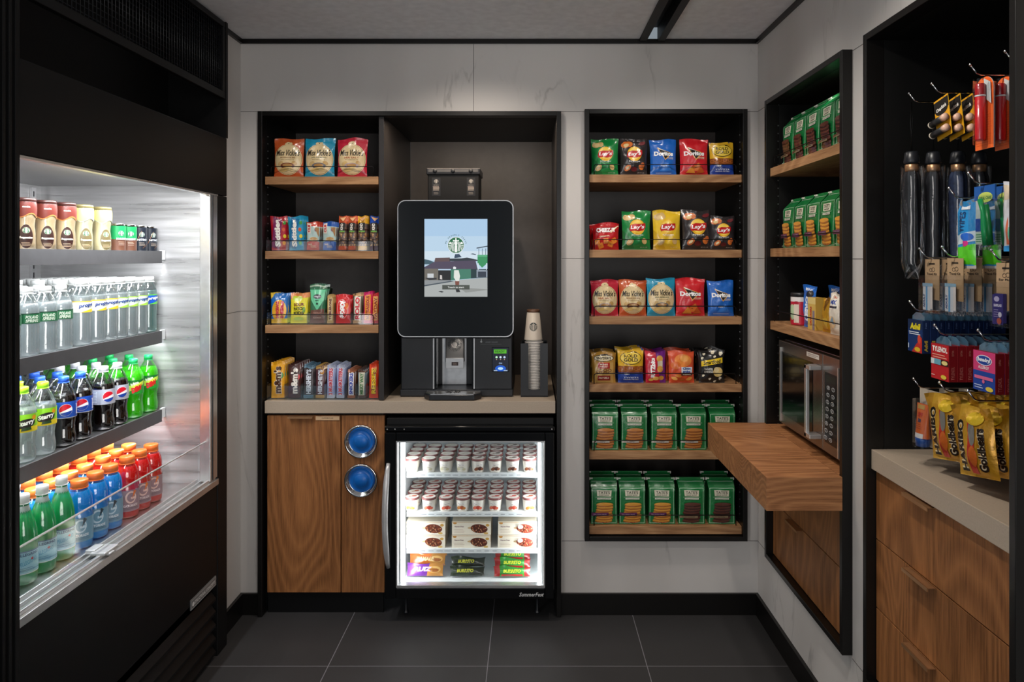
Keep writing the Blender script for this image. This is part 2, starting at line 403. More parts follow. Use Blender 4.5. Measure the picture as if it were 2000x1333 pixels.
class Art:
    def __init__(s): s.sh = []
    def poly(s, pts, col, layer=None):
        if isinstance(col, str): col = c(col)
        s.sh.append(([tuple(p) for p in pts], [list(range(len(pts)))], col, layer if layer is not None else len(s.sh))); return s
    def rect(s, u0, v0, u1, v1, col, layer=None): return s.poly([(u0, v0), (u1, v0), (u1, v1), (u0, v1)], col, layer)
    def ell(s, cu, cv, ru, rv, col, n=22, a0=0, a1=2*PI, rot=0, layer=None):
        pts = []
        full = abs(a1-a0-2*PI) < 1e-6
        for k in range(n if full else n+1):
            a = a0+(a1-a0)*k/n
            x, y = ru*math.cos(a), rv*math.sin(a)
            pts.append((cu+x*math.cos(rot)-y*math.sin(rot), cv+x*math.sin(rot)+y*math.cos(rot)))
        return s.poly(pts, col, layer)
    def ring(s, cu, cv, ru, rv, t, col, n=28, layer=None):
        if isinstance(col, str): col = c(col)
        v = []; f = []
        for k in range(n):
            a = 2*PI*k/n
            v.append((cu+ru*math.cos(a), cv+rv*math.sin(a))); v.append((cu+(ru-t)*math.cos(a), cv+(rv-t)*math.sin(a)))
        for k in range(n):
            a = 2*k; b = (2*k+2) % (2*n); f.append([a, b, b+1, a+1])
        s.sh.append((v, f, col, layer if layer is not None else len(s.sh))); return s
    def frame(s, u0, v0, u1, v1, t, col):
        for r in ((u0, v0, u1, v0+t), (u0, v1-t, u1, v1), (u0, v0, u0+t, v1), (u1-t, v0, u1, v1)): s.rect(*r, col, layer=len(s.sh) if r[1] == v0 and r[2] == u1 and r[3] == v0+t else len(s.sh)-1)
        return s
    def text(s, t, cu, cv, w, h, col, rot=0, bold=.02, shear=0, arc=0, layer=None):
        if isinstance(col, str): col = c(col)
        v, f, asp = tmesh(t, bold, shear)
        if w is None: w = h*asp
        if h is None: h = w/asp
        o = []
        for x, y in v:
            x *= w; y *= h
            if arc: y += arc*(1-(2*x/w)**2)
            o.append((cu+x*math.cos(rot)-y*math.sin(rot), cv+x*math.sin(rot)+y*math.cos(rot)))
        s.sh.append((o, f, col, layer if layer is not None else len(s.sh))); return s
    def lines(s, u0, u1, v, n, dv, t, col, jit=.2, seed=1):
        rnd = random.Random(seed)
        L = len(s.sh)
        for i in range(n):
            s.rect(u0+(u1-u0)*jit*rnd.random()*.3, v-i*dv-t/2, u1-(u1-u0)*jit*rnd.random(), v-i*dv+t/2, col, layer=L)
        return s
    def put(s, mb, surf, bounds, gu, gv, mi=0, eps=.00022, base=0):
        u0, u1, v0, v1 = bounds
        for v, f, col, layer in s.sh:
            bm = bmesh.new()
            vs = [bm.verts.new((p[0], p[1], 0)) for p in v]
            for q in f:
                try: bm.faces.new([vs[i] for i in q])
                except ValueError: pass
            mnu = min(p[0] for p in v); mxu = max(p[0] for p in v); mnv = min(p[1] for p in v); mxv = max(p[1] for p in v)
            def cut(co, no, clr=False):
                g = bm.verts[:]+bm.edges[:]+bm.faces[:]
                if g: bmesh.ops.bisect_plane(bm, geom=g, dist=1e-7, plane_co=co, plane_no=no, clear_outer=clr)
            if mnu < u0: cut((u0, 0, 0), (-1, 0, 0), True)
            if mxu > u1: cut((u1, 0, 0), (1, 0, 0), True)
            if mnv < v0: cut((0, v0, 0), (0, -1, 0), True)
            if mxv > v1: cut((0, v1, 0), (0, 1, 0), True)
            if gu:
                k = math.ceil((max(mnu, u0)-u0)/gu+1e-6)
                while u0+k*gu < min(mxu, u1)-1e-6:
                    cut((u0+k*gu, 0, 0), (1, 0, 0)); k += 1
            if gv:
                k = math.ceil((max(mnv, v0)-v0)/gv+1e-6)
                while v0+k*gv < min(mxv, v1)-1e-6:
                    cut((0, v0+k*gv, 0), (0, 1, 0)); k += 1
            off = eps*(base+layer+1)
            bm.verts.index_update()
            pos = [surf(p.co.x, p.co.y, off) for p in bm.verts]
            fs = []
            for q in bm.faces:
                ix = [p.index for p in q.verts]
                if q.normal.z < 0: ix = ix[::-1]
                fs.append(ix)
            mb.add(pos, fs, mi, col, True)
            bm.free()

def siren(A, cu, cv, r, g='#00643c', w='#f2f6f2', detail=True):
    A.ell(cu, cv, r, r, w, 30); A.ell(cu, cv, r*.95, r*.95, g, 30)
    for sx in (-1, 1):
        for k in range(4 if detail else 2):      # split tails at both sides
            A.poly([(cu+sx*r*(.92-.05*k), cv-r*(.02+.17*k)), (cu+sx*r*(.62), cv+r*(.02-.17*k)), (cu+sx*r*.62, cv-r*(.07+.17*k)), (cu+sx*r*(.88-.07*k), cv-r*(.11+.17*k))], w, layer=2+len(A.sh) if k == 0 and False else None)
        A.poly([(cu+sx*r*.86, cv+r*.30), (cu+sx*r*.62, cv+r*.42), (cu+sx*r*.55, cv+r*.16), (cu+sx*r*.80, cv+r*.10)], w)
        for k in range(3 if detail else 1):
            A.poly([(cu+sx*r*(.20+.12*k), cv+r*.42), (cu+sx*r*(.27+.12*k), cv+r*.36), (cu+sx*r*(.36+.12*k), cv-r*.1), (cu+sx*r*(.24+.1*k), cv-r*.75), (cu+sx*r*(.19+.1*k), cv-r*.75), (cu+sx*r*(.29+.12*k), cv-r*.1)], w)
    A.ell(cu, cv+r*.22, r*.19, r*.25, w, 16)
    A.poly([(cu-r*.17, cv-r*.02), (cu+r*.17, cv-r*.02), (cu+r*.14, cv-r*.85), (cu-r*.14, cv-r*.85)], w)
    A.poly([(cu-r*.34, cv+r*.46), (cu-r*.38, cv+r*.66), (cu-r*.18, cv+r*.58), (cu, cv+r*.74), (cu+r*.18, cv+r*.58), (cu+r*.38, cv+r*.66), (cu+r*.34, cv+r*.46)], w)
    A.poly([(cu+r*.13*math.sin(k*PI/5)*(1 if k % 2 == 0 else .45), cv+r*.80+r*.13*math.cos(k*PI/5)*(1 if k % 2 == 0 else .45)) for k in range(10)][::-1], w)
    return A

# ---------------------------------------------------------------- package builders (front faces -Y, base at origin)
def bag_mesh(w, h, d, art, seed=1, back='#c8c8c8', gu=.006, gv=.006, crimp=.07, lean=0, wr=1.0):
    """pillow bag; art is drawn in metres, u in [-w/2,w/2], v in [0,h]"""
    rnd = random.Random(seed); ph = [rnd.uniform(0, 6.28) for _ in range(8)]
    def full(s):
        if s < crimp*.6 or s > 1-crimp: return 0
        t = (s-crimp*.6)/(1-crimp*1.6)
        return (math.sin(PI*min(max(t, 0), 1)))**.55*(1-.22*t)
    def surf(sign):
        def fn(u, v, off=0):
            s = v/h; f = full(s); x = max(-1, min(1, 2*u/w))
            taper = 1-.05*f-.03*(1-s)
            hw = w/2*taper
            prof = max(0, 1-abs(x)**2.2)**.7
            y = d/2*f*prof
            edge = 1-f
            y += wr*.0035*(math.sin(x*7+ph[0])*edge*.7+math.sin(x*15+ph[1])*edge*.35)*(.25 if s < .2 else 1)*sign*-1*0.6
            y += wr*.0022*prof*(math.sin(x*4.5+s*9+ph[2])+.6*math.sin(x*8-s*13+ph[3]))*min(1, f*1.2)
            top = .010*wr*(1-min(1, (1-s)/.18))*math.sin(x*2.6+ph[4]) if s > .82 else 0
            zz = v + (.004*wr*math.sin(x*3+ph[5])*s if s > .9 else 0)
            return (x*hw, -sign*(y+off)+top+lean*s*h*.12, zz)
        return fn
    mb = MB()
    A = Art(); A.sh = list(art.sh)
    nu = max(4, round(w/gu)); nv = max(6, round(h/gv)); gu = w/nu; gv = h/nv
    base = Art()
    A.put(mb, surf(1), (-w/2, w/2, 0, h), gu, gv)
    bc = c(back)
    fb = surf(-1)
    mb.grid(lambda a, b: fb((a-.5)*w, b*h), max(4, nu//2), max(6, nv//2), 0, bc, flip=True)
    return mb

def gusset_mesh(w, h, d, art, sidecol, seed=1, slope=.78, topcol=None, gu=.008, gv=.008):
    rnd = random.Random(seed); ph = [rnd.uniform(0, 6.28) for _ in range(6)]
    def g(s):
        if s <= slope: return 1
        t = (s-slope)/(1-slope)
        return 1-t*.93
    def surf(u, v, off=0):
        s = v/h; x = 2*u/w
        y = d/2*g(s)+.004*(1-x*x)*math.sin(PI*min(1, s/slope)) + .0012*math.sin(x*5+s*8+ph[0])
        z = v if s < slope else h*slope+(v-h*slope)*.93
        return (u*(1-.03*math.sin(PI*s)), -(y+off)+ (s-slope if s > slope else 0)*d*.35, z)
    mb = MB()
    nu = max(4, round(w/gu)); nv = max(6, round(h/gv))
    art.put(mb, surf, (-w/2, w/2, 0, h), w/nu, h/nv)
    sc = c(sidecol)
    def back(a, b):
        x, y, z = surf((a-.5)*w, b*h); s = b
        return (x, -y + (2*(s-slope)*d*.35 if s > slope else 0), z)
    mb.grid(back, 4, 14, 0, sc, flip=True)
    for sx in (-1, 1):
        def side(a, b, sx=sx):
            p = Vector(surf(sx*w/2, b*h)); q = Vector(back(.5+sx*.5, b)); r = p.lerp(q, a)
            r.x -= sx*.009*math.sin(PI*a)*(.4+b)
            return r
        mb.grid(side, 4, 14, 0, sc, flip=(sx < 0))
    mb.box(-w/2*.97, w/2*.97, -d/2, d/2, 0, .001, 0, sc)
    return mb, surf

def box_mesh(w, h, d, art, side, top=None, sideart=None):
    mb = MB(); mb.box(-w/2, w/2, -d/2, d/2, 0, h, 0, c(side))
    art.put(mb, lambda u, v, o=0: (u, -d/2-o, v), (-w/2, w/2, 0, h), 0, 0)
    if sideart:   # drawn on the +X side
        sideart.put(mb, lambda u, v, o=0: (w/2+o, u, v), (-d/2, d/2, 0, h), 0, 0)
    return mb

def cyl_art(mb, art, rfun, width, z0, z1, mi=0, gz=0, seg=.005):
    """wrap art on a round body, u is arc length, centre of the art faces -Y"""
    r0 = rfun((z0+z1)/2)
    def surf(u, v, o=0):
        a = u/r0; r = rfun(v)+o
        return (r*math.sin(a), -r*math.cos(a), v)
    art.put(mb, surf, (-width/2, width/2, z0, z1), seg, gz, mi, eps=.00015, base=1)

# a copy of a thing with copies of its parts
def dup(root, loc, rz=0, label=None, group=None, rx=0, ry=0, sc=None):
    r = root.copy(); COL.objects.link(r)
    r.location = loc; r.rotation_euler = (rx, ry, rz)
    if sc: r.scale = (sc, sc, sc)
    if label: r['label'] = label
    if group: r['group'] = group
    for ch in root.children:
        q = ch.copy(); COL.objects.link(q); q.parent = r
        for g in ch.children:
            e = g.copy(); COL.objects.link(e); e.parent = q
    return r
PROTO = {}
used = set()
def put(key, loc, rz=0, label=None, group=None, rx=0, ry=0, sc=None):
    o = PROTO[key]
    if key not in used:
        used.add(key)
        o.location = loc; o.rotation_euler = (rx, ry, rz)
        if sc: o.scale = (sc, sc, sc)
        tag(o, label, None, group)
        return o
    return dup(o, loc, rz, label, group, rx, ry, sc)
ORD = ['first', 'second', 'third', 'fourth', 'fifth', 'sixth', 'seventh', 'eighth', 'ninth', 'tenth', 'eleventh', 'twelfth', 'thirteenth', 'fourteenth']
# ================================================================ room shell
D = 3.13
XL, XR, HZ = -1.265, .993, 2.508
struct('floor', MB().box(-2.2, 1.7, -2.5, 4.1, -.05, 0), 'floor')
b = MB(); b.box(-2.2, .474, -.2, 4.1, HZ, HZ+.04); b.box(.582, 1.7, -.2, 4.1, HZ, HZ+.04)
struct('ceiling', b, 'ceil')
def jt(b, x0, x1, z0, z1): b.box(x0, x1, D-.0006, D+.002, z0, z1, 1)
b = MB()
for x0, x1, z0, z1 in ((XL, -1.17, 0, HZ), (-1.17, .123, 2.18, HZ), (.123, .245, 0, HZ), (.245, .929, 2.189, HZ), (.245, .929, 0, .338), (.929, XR+.03, 0, HZ)):
    b.box(x0, x1, D, D+.02, z0, z1)
t = .0011
for px, y0, y1 in ((925, 80, 218),): jt(b, X(px, D)-t, X(px, D)+t, Z(y1, D), Z(y0, D))
for y, a, e in ((218, 468, 1100), (218, 1096, 1142), (218, 1458, 1482), (608, 468, 503), (505, 1097, 1142), (505, 1458, 1482), (1057, 1097, 1482)):
    jt(b, X(a, D), X(e, D), Z(y, D)-t, Z(y, D)+t)
struct('wall_back', b, ['marble', 'joint'])
b = MB()
for y0, y1, z0, z1 in ((2.934, D+.02, 0, HZ), (2.22, 2.934, 2.189, HZ), (2.22, 2.934, 0, .338), (2.063, 2.22, 0, HZ), (1.43, 2.063, 2.189, HZ), (1.43, 2.063, 0, .338), (-.2, 1.43, 0, HZ)):
    b.box(XR, XR+.02, y0, y1, z0, z1)
for zz in (Z(505, D), Z(218, D), Z(1057, D)):
    for y0, y1 in ((2.944, D), (2.073, 2.21)): b.box(XR-.0006, XR+.002, y0, y1, zz-t, zz+t, 1)
b.box(XR-.0006, XR+.002, 2.14-t, 2.14+t, 0, .325, 1)
struct('wall_right', b, ['marble', 'joint'])
b = MB(); b.box(-2.15, XL, 2.888, D+.02, 0, HZ); b.box(XL-.002, XL+.0006, 2.888, D, Z(608, D)-t, Z(608, D)+t, 1)
struct('wall_left', b, ['marble', 'joint'])
# black trims
b = MB(); b.box(XL, XR, D-.012, D, 2.489, HZ); struct('trim_1', b, 'blackfr', label='black shadow trim along the top of the back wall')
b = MB(); b.box(XR-.012, XR, .2, D-.012, 2.489, HZ); struct('trim_2', b, 'blackfr', label='black shadow trim along the top of the right wall')
b = MB(); b.box(XL, XL+.012, 2.888, D-.012, 2.489, HZ); struct('trim_3', b, 'blackfr', label='black shadow trim along the top of the left wall')
for i, (x0, x1) in enumerate(((XL, -1.181), (.134, XR-.013))):
    b = MB(); b.box(x0, x1, D-.013, D, 0, .092); struct('baseboard_back', b, 'blackfr')
b = MB(); b.box(XR-.013, XR, .2, D, 0, .092); struct('baseboard_right', b, 'blackfr')
b = MB(); b.box(XL, XL+.013, 2.888, D-.013, 0, .092); struct('baseboard_left', b, 'blackfr')
# recessed black ceiling channel with two flanges
b = MB(); b.box(.474, .504, .1, D-.012, HZ-.012, HZ+.06); b.box(.552, .582, .1, D-.012, HZ-.012, HZ+.06); b.box(.504, .552, .1, D-.012, HZ+.05, HZ+.06)
o = b.build('ceiling_channel', 'black'); tag(o, 'black recessed track channel running along the ceiling', 'ceiling channel')

# ================================================================ niches
def part(name, mb, mats, root, bevel=0, label=None):
    off = Vector((0, 0, 0)); p = root
    while p: off += p.location; p = p.parent
    o = mb.build(name, mats, bevel=bevel)
    o.data.transform(Matrix.Translation(-off)); o.parent = root
    if label: o['label'] = label
    return o

def rail_pts(x0, x1, y, z, h=.045, r=.010):
    pts = [(x0, y, z), (x0, y, z+h-r)]
    for k in range(1, 5): a = PI/2*k/4; pts.append((x0+r-r*math.cos(a), y, z+h-r+r*math.sin(a)))
    for k in range(0, 5): a = PI/2*k/4; pts.append((x1-r+r*math.sin(a), y, z+h-r+r*math.cos(a)))
    pts.append((x1, y, z))
    return pts
def shelf(root, x0, x1, y0, y1, zt, rail=True, th=.034):
    s = MB().box(x0, x1, y0, y1, zt-th, zt).build('shelf', 'wood_x', root, bevel=.001)
    if rail:
        MB().tube(rail_pts(x0+.022, x1-.022, y0+.010, zt), .0019).build('rail', 'rod', s)
    return s
def pins(b, x, y0, z0, z1, sgn, mi=1):
    z = z0
    while z < z1:
        b.box(x, x+sgn*.0012, y0+.035, y0+.040, z, z+.005, mi); z += .032
def frame(root, x0, x1, z0, z1, y0=-.032, y1=.02, t=.02, bottom=True):
    b = MB()
    b.box(x0, x0+t, y0, y1, z0, z1); b.box(x1-t, x1, y0, y1, z0, z1); b.box(x0+t, x1-t, y0, y1, z1-t, z1)
    if bottom: b.box(x0+t, x1-t, y0, y1, z0, z0+t)
    # slim raised bead round the outer edge
    return b.build('frame', 'blackfr', root, bevel=.0015)

# --- main recess (local x = world X, local y = world Y - D)
u = empty('shelving_unit', (0, D, 0), 0, 'large black framed wall recess with oak shelves left and coffee bay right', 'shelving unit')
fx0, fx1 = -1.180, .133
frame(u, fx0, fx1, 0, 2.190, bottom=False)
ix0, ix1 = fx0+.02, fx1-.02
SB = .415; CB = .68      # depth of shelf bay and coffee bay
b = MB(); b.box(ix0-.018, ix0, .02, SB+.02, 0, 2.17); pins(b, ix0, -.0, 1.0, 2.1, 1); b.build('side_panel', ['panel_in', 'pin'], u)
b = MB(); b.box(ix1, ix1+.018, .02, CB+.02, 0, 2.17); b.build('side_panel', 'panel', u)
b = MB(); b.box(-.66, -.637, -.012, CB, .935, 2.17); b.build('divider_panel', 'panel', u, bevel=.001)
b = MB(); b.box(ix0, -.66, SB, SB+.018, .935, 2.17); b.build('back_panel', 'backlam', u)
b = MB(); b.box(-.637, ix1, CB, CB+.018, .0, 2.17); b.build('back_panel', 'backlam', u)
b = MB(); b.box(ix0, ix1, .02, CB+.02, 2.17, 2.188); b.build('top_panel', 'panel_in', u)
for z in (1.908, 1.584, 1.262): shelf(u, -1.152, -.661, -.018, SB-.02, z)
# --- snack recess
def niche_unit(loc, rz, w, label, shelves, depth=.435, sh_x=(.028, .028), z0=.328, z1=2.199, pin_side=1):
    u = empty('shelving_unit', loc, rz, label, 'shelving unit')
    frame(u, 0, w, z0, z1)
    for sgn, x in ((1, .02), (-1, w-.02)):
        b = MB(); b.box(x-sgn*.018, x, .02, depth, z0+.02, z1-.02)
        pins(b, x, -.02, z0+.1, z1-.1, sgn)
        b.build('side_panel', ['panel_in', 'pin'], u)
    MB().box(.02, w-.02, depth, depth+.018, z0+.02, z1-.02).build('back_panel', 'backshade', u)
    MB().box(.02, w-.02, .02, depth, z1-.02, z1-.002).build('top_panel', 'panel_in', u)
    MB().box(.02, w-.02, .02, depth, z0+.002, z0+.02).build('bottom_panel', 'panel_in', u)
    for z in shelves: shelf(u, .021, w-.021, -.015, depth-.005, z)
    return u
CN = (1.917, 1.590, 1.299, 1.005, .712, .387)
un = niche_unit((.235, D, 0), 0, .704, 'black framed wall recess of six oak shelves full of chips and cookies', CN)

# --- right wall recess with microwave; local right points to the viewer
RN = (1.920, 1.593, 1.298)
u2 = niche_unit((XR, 2.944, 0), -PI/2, .734, 'tall black framed recess on the right wall above the pull-out oak table', RN, depth=.42)
u3 = empty('display_unit', (XR, 2.073, 0), -PI/2, 'black lined wall recess with chrome hooks above the beige counter', 'display unit')
frame(u3, 0, .653, .328, 2.199)
for sgn, x in ((1, .02), (-1, .633)):
    MB().box(x-sgn*.018, x, .02, .42, .348, 2.179).build('side_panel', 'panel_in', u3)
MB().box(.02, .633, .40, .418, .348, 2.179).build('back_panel', 'panel_in', u3)
MB().box(.02, .633, .02, .42, 2.179, 2.197).build('top_panel', 'panel_in', u3)
MB().box(.02, .633, .02, .42, .330, .348).build('bottom_panel', 'panel_in', u3)
spot('recess_lamp', (XR+.05, 2.45, 2.16), (XR+.12, 2.62, 1.6), .7, 110, .8, (1, .95, .88), .02)

# drawers below the table and below the beige counter
def pull(x, z, w=.11):
    b = MB(); b.box(x, x+w, -.022, -.002, z-.003, z-.001); b.box(x, x+w, -.0235, -.021, z-.010, z-.001); return b
def drawers(loc, w, zs, label, hx, hw=.11):
    t = empty('drawer_cabinet', loc, -PI/2, label, 'drawer cabinet')
    MB().box(0, w, .018, .36, zs[-1], zs[0]).build('body', 'panel_in', t)
    for a, e in zip(zs[:-1], zs[1:]):
        d = MB().box(.001, w-.001, 0, .018, e+.0015, a-.0015).build('drawer', 'wood_z', t, bevel=.0008)
        pull(hx, a-.001, hw).build('handle', 'brass', d)
    return t
drawers((XR-.004, 2.922, 0), .690, (.775, .565, .349), 'oak drawer cabinet under the pull-out table', .20, .12)
drawers((XR-.004, 2.051, 0), .609, (.948, .752, .556, .349), 'oak cabinet of three drawers under the beige counter', .185, .12)
b = MB(); b.box(0, .609, -.018, .38, 0, .056)
o = b.build('countertop', 'stone', bevel=.0015); o.location = (XR, 2.051, .952); o.rotation_euler = (0, 0, -PI/2)
tag(o, 'thick beige quartz counter in the right-hand display recess', 'countertop')
# pull-out table
b = MB(); b.box(.726, 1.36, 2.236, 2.905, .776, .880)
b.box(.726, .962, 2.212, 2.93, .776, .880)
o = MB().box(.726-.726, .234, 2.205-2.205, 2.935-2.205, 0, .104).build('counter_shelf', 'wood_y', bevel=.0012); o.location = (.726, 2.205, .776)
tag(o, 'thick oak counter shelf jutting from the recess under the microwave', 'counter shelf')
MB().box(.2341, .63, .028, .708, 0, .104).build('inner_deck', 'wood_y', o)

# --- beige worktop in main recess, cabinet, freezer
b = MB(); b.box(-1.152, .108, 3.108, D+CB-.001, .880, .933)
o = MB().box(0, 1.260, 0, .700, 0, .053).build('countertop', 'stone', bevel=.0012); o.location = (-1.152, 3.108, .880)
tag(o, 'long beige quartz worktop under the coffee machine and candy bins', 'countertop')
cb = empty('base_cabinet', (-1.150, 3.12, 0), 0, 'oak base cabinet with two blue waste openings beside the freezer', 'cabinet')
part('body', MB().box(-1.150, -.644, 3.142, 3.60, .09, .878), 'panel_in', cb)
part('kick_board', MB().box(-1.150, -.644, 3.142, 3.155, 0, .09), 'black', cb)
zb, zt_ = Z(1158, 3.12), Z(812, 3.12)
d1 = part('door', MB().box(X(522, 3.12), X(665, 3.12), 3.12, 3.14, zb, zt_), 'wood_z', cb, .001)
d2 = part('door', MB().box(X(667, 3.12), X(751, 3.12), 3.12, 3.14, zb, zt_), 'wood_z', cb, .001)
b = MB(); xa, xb = X(565, 3.12), X(613, 3.12); b.box(xa, xb, 3.098, 3.12, zt_-.003, zt_-.001); b.box(xa, xb, 3.096, 3.0985, zt_-.009, zt_-.001)
part('handle', b, 'brass', d1)
b = MB(); b.box(X(617, 3.12), X(663, 3.12), 3.1175, 3.12, Z(821, 3.12), Z(813.5, 3.12), 0, c('#d9b48c'))
a = Art(); a.text('GARBAGE', 0, .5, .05, .006, '#6d5138', bold=0)
xm = (X(617, 3.12)+X(663, 3.12))/2; zm = Z(817, 3.12)
Art.put(a, b, lambda u_, v_, o_=0: (xm+u_, 3.1173-o_, zm+v_-.5), (-.1, .1, 0, 1), 0, 0)
part('name_plate', b, 'card', d1)
for py in (862, 938):
    cx_, cz_ = X(706, 3.12), Z(py, 3.12)
    b = MB(); b.lathe([(.072, 3.118), (.073, 3.108), (.070, 3.102), (.064, 3.104), (.055, 3.117), (.053, 3.118)], 40, cx=cx_, cy=cz_, axis='Y')
    part('waste_ring', b, 'chrome', d2)
    b = MB(); b.lathe([(.054, 3.1185), (.051, 3.116), (.050, 3.1165), (.029, 3.1165), (.0285, 3.104), (.027, 3.102), (.001, 3.102)], 40, cx=cx_, cy=cz_, axis='Y')
    part('waste_flap', b, 'blue', d2, label='blue round push flap')
# ================================================================ glass door freezer
fz = empty('freezer', (-.256, 3.3, 0), 0, 'black glass-door freezer under the worktop, lit inside, full of ice cream', 'freezer')
x0, x1 = -.619, .100
b = MB(); b.box(x0, x0+.045, 3.09, 3.62, .10, .80); b.box(x1-.045, x1, 3.09, 3.62, .10, .80); b.box(x0, x1, 3.09, 3.62, .10, .128); b.box(x0, x1, 3.09, 3.62, .785, .862); b.box(x0, x1, 3.58, 3.62, .10, .80)
part('cabinet', b, 'black', fz, .002)
part('lid_trim', MB().box(x0-.002, x1+.002, 3.045, 3.09, .815, .838), 'blackgl', fz, .006)
for px in (757, 772, 790, 1078): part('screw_cap', MB().lathe([(.0035, 3.0435), (.003, 3.0425), (.0005, 3.042)], 10, cx=X(px, 3.05), cy=.826, axis='Y'), 'steel', fz)
gx0, gx1, gz0, gz1 = -.572, .062, .150, .775
b = MB(); b.box(x0, gx0, 3.045, 3.088, .104, .812); b.box(gx1, x1, 3.045, 3.088, .104, .812); b.box(gx0, gx1, 3.045, 3.088, .104, gz0); b.box(gx0, gx1, 3.045, 3.088, gz1, .812)
dr = part('door', b, 'blackgl', fz, .003)
t_ = .006
b = MB(); b.box(gx0, gx0+t_, 3.05, 3.083, gz0, gz1); b.box(gx1-t_, gx1, 3.05, 3.083, gz0, gz1); b.box(gx0+t_, gx1-t_, 3.05, 3.083, gz0, gz0+.010); b.box(gx0+t_, gx1-t_, 3.05, 3.083, gz1-t_, gz1)
part('window_trim', b, 'alu', dr)
part('glass_pane', MB().box(gx0+t_, gx1-t_, 3.060, 3.064, gz0+.01, gz1-t_), 'glass', dr)
hp = []
for k in range(17):
    s = k/16; z = Z(1112, 3.03)+(Z(908, 3.03)-Z(1112, 3.03))*s
    hp.append((X(757, 3.03)-.008*math.sin(PI*s), 3.045-.034*math.sin(PI*s)**.6, z))
part('handle', MB().tube(hp, [.006+.007*min(1, 4*min(k, 16-k)/16+.3) for k in range(17)], 12), 'satin', dr)
b = MB(); a = Art(); a.text('SummerFest', 0, .5, .105, .017, '#c9c9c9', bold=.02, shear=.3)
Art.put(a, b, lambda u_, v_, o_=0: (X(1038, 3.045)+u_, 3.0448-o_, Z(1162, 3.045)+v_-.5), (-.1, .1, 0, 1), 0, 0)
part('badge', b, 'label', dr)
# liner and lights
b = MB(); b.box(-.566, -.560, 3.095, 3.57, .134, .782); b.box(.050, .056, 3.095, 3.57, .134, .782); b.box(-.56, .05, 3.57, 3.576, .134, .782); b.box(-.56, .05, 3.095, 3.57, .128, .134); b.box(-.56, .05, 3.095, 3.57, .779, .785)
part('liner', b, 'white', fz)
for xx in (-.548, .038):
    part('light_strip', MB().box(xx-.006, xx+.006, 3.098, 3.104, .14, .775), 'led', fz)
for xx, sg in ((-.535, 1), (.025, -1)):
    area('freezer_light', (xx, 3.10, .46), (PI/2, 0, math.radians(-32*sg)), .02, .6, .9, (.94, .98, 1))
FS = (.612, .441, .281, .150)
for z in FS[:3]:
    b = MB(); b.box(-.535, .025, 3.135, 3.55, z-.006, z-.002)
    b.box(-.540, .030, 3.128, 3.135, z-.016, z+.004)
    s_ = part('wire_shelf', b, 'white', fz)
    b = MB(); A = Art()
    rnd = random.Random(int(z*1000))
    for k in range(15): A.rect(-.26+k*.035, .4994, -.26+k*.035+.018+.01*rnd.random(), .5006, '#55626b', layer=0)
    A.put(b, lambda u_, v_, o_=0: (-.255+u_, 3.1278-o_, z-.006+(v_-.5)*1.4), (-.3, .3, 0, 1), 0, 0)
    part('price_strip', b, 'label', s_)
part('floor_tray', MB().box(-.55, .04, 3.115, 3.56, .134, .148), 'white', fz, .002)
for xx, yy in ((-.545, 3.14), (.03, 3.14), (-.545, 3.55), (.03, 3.55)):
    b = MB(); b.lathe([(.012, 0), (.013, .006), (.006, .012), (.006, .10)], 14, cx=xx, cy=yy)
    part('foot', b, 'blackpl', fz)

# ================================================================ coffee machine
cm = empty('coffee_machine', (-.33, 3.4, .933), 0, 'large black touchscreen coffee machine on the beige worktop', 'coffee machine')
def rrect(x0, x1, z0, z1, r, n=6):
    pts = []
    for cx_, cz_, a0 in ((x1-r, z1-r, 0), (x0+r, z1-r, PI/2), (x0+r, z0+r, PI), (x1-r, z0+r, 3*PI/2)):
        for k in range(n+1): a = a0+PI/2*k/n; pts.append((cx_+r*math.cos(a), cz_+r*math.sin(a)))
    return pts
hx0, hx1, hz0, hz1 = X(776, 3.12), X(1003, 3.12), Z(659, 3.12), Z(391, 3.12)
part('head_rim', MB().prism(rrect(hx0, hx1, hz0, hz1, .034), 3.123, 3.150, axis='Y', smooth=False), 'steel_l', cm)
hd = part('head_panel', MB().prism(rrect(hx0+.004, hx1-.004, hz0+.004, hz1-.004, .031), 3.120, 3.16, axis='Y'), 'blackgl', cm)
part('upper_body', MB().box(hx0+.012, hx1-.012, 3.15, 3.62, 1.20, hz1-.012), 'blackpl', cm, .006)
# chrome corner flash
# touch screen
sx0, sx1, sz0, sz1 = X(829, 3.12), X(952, 3.12), Z(580, 3.12), Z(428, 3.12)
sw, sh = sx1-sx0, sz1-sz0
A = Art(); L = 0
def U(px): return (px-820)/7.843   # crop pixel helpers of the shown picture
def q(pts, col): A.poly([((x-75)/955-.5, 1-(y-68)/1185) for x, y in pts], col)
A.rect(-.5, 0, .5, 1, '#b9d3e8')
q([(75, 68), (1030, 68), (1030, 330), (75, 330)][::-1], '#a9c9e6')
q([(75, 560), (75, 700), (1030, 700), (1030, 560)], '#cfe0ec')
q([(75, 680), (75, 760), (170, 760), (240, 730), (130, 690)], '#3c5a68')
q([(240, 660), (225, 720), (470, 720), (460, 655)], '#5d4a4c')
q([(455, 672), (455, 710), (880, 710), (880, 690), (720, 655), (640, 668)], '#27323c')
q([(230, 720), (75, 800), (75, 830), (880, 830), (850, 700)], '#4b4358')
q([(75, 825), (75, 1000), (285, 1000), (285, 825)], '#6c675f')
q([(285, 850), (285, 1010), (475, 1010), (475, 850)], '#15161b')
q([(475, 830), (475, 1005), (780, 975), (780, 830)], '#3f7a66')
q([(780, 830), (780, 975), (1030, 960), (1030, 830)], '#16343a')
q([(865, 840), (865, 960), (1030, 955), (1030, 850)], '#8d98a6')
q([(885, 870), (885, 955), (1010, 955), (1010, 870)], '#2b3646')
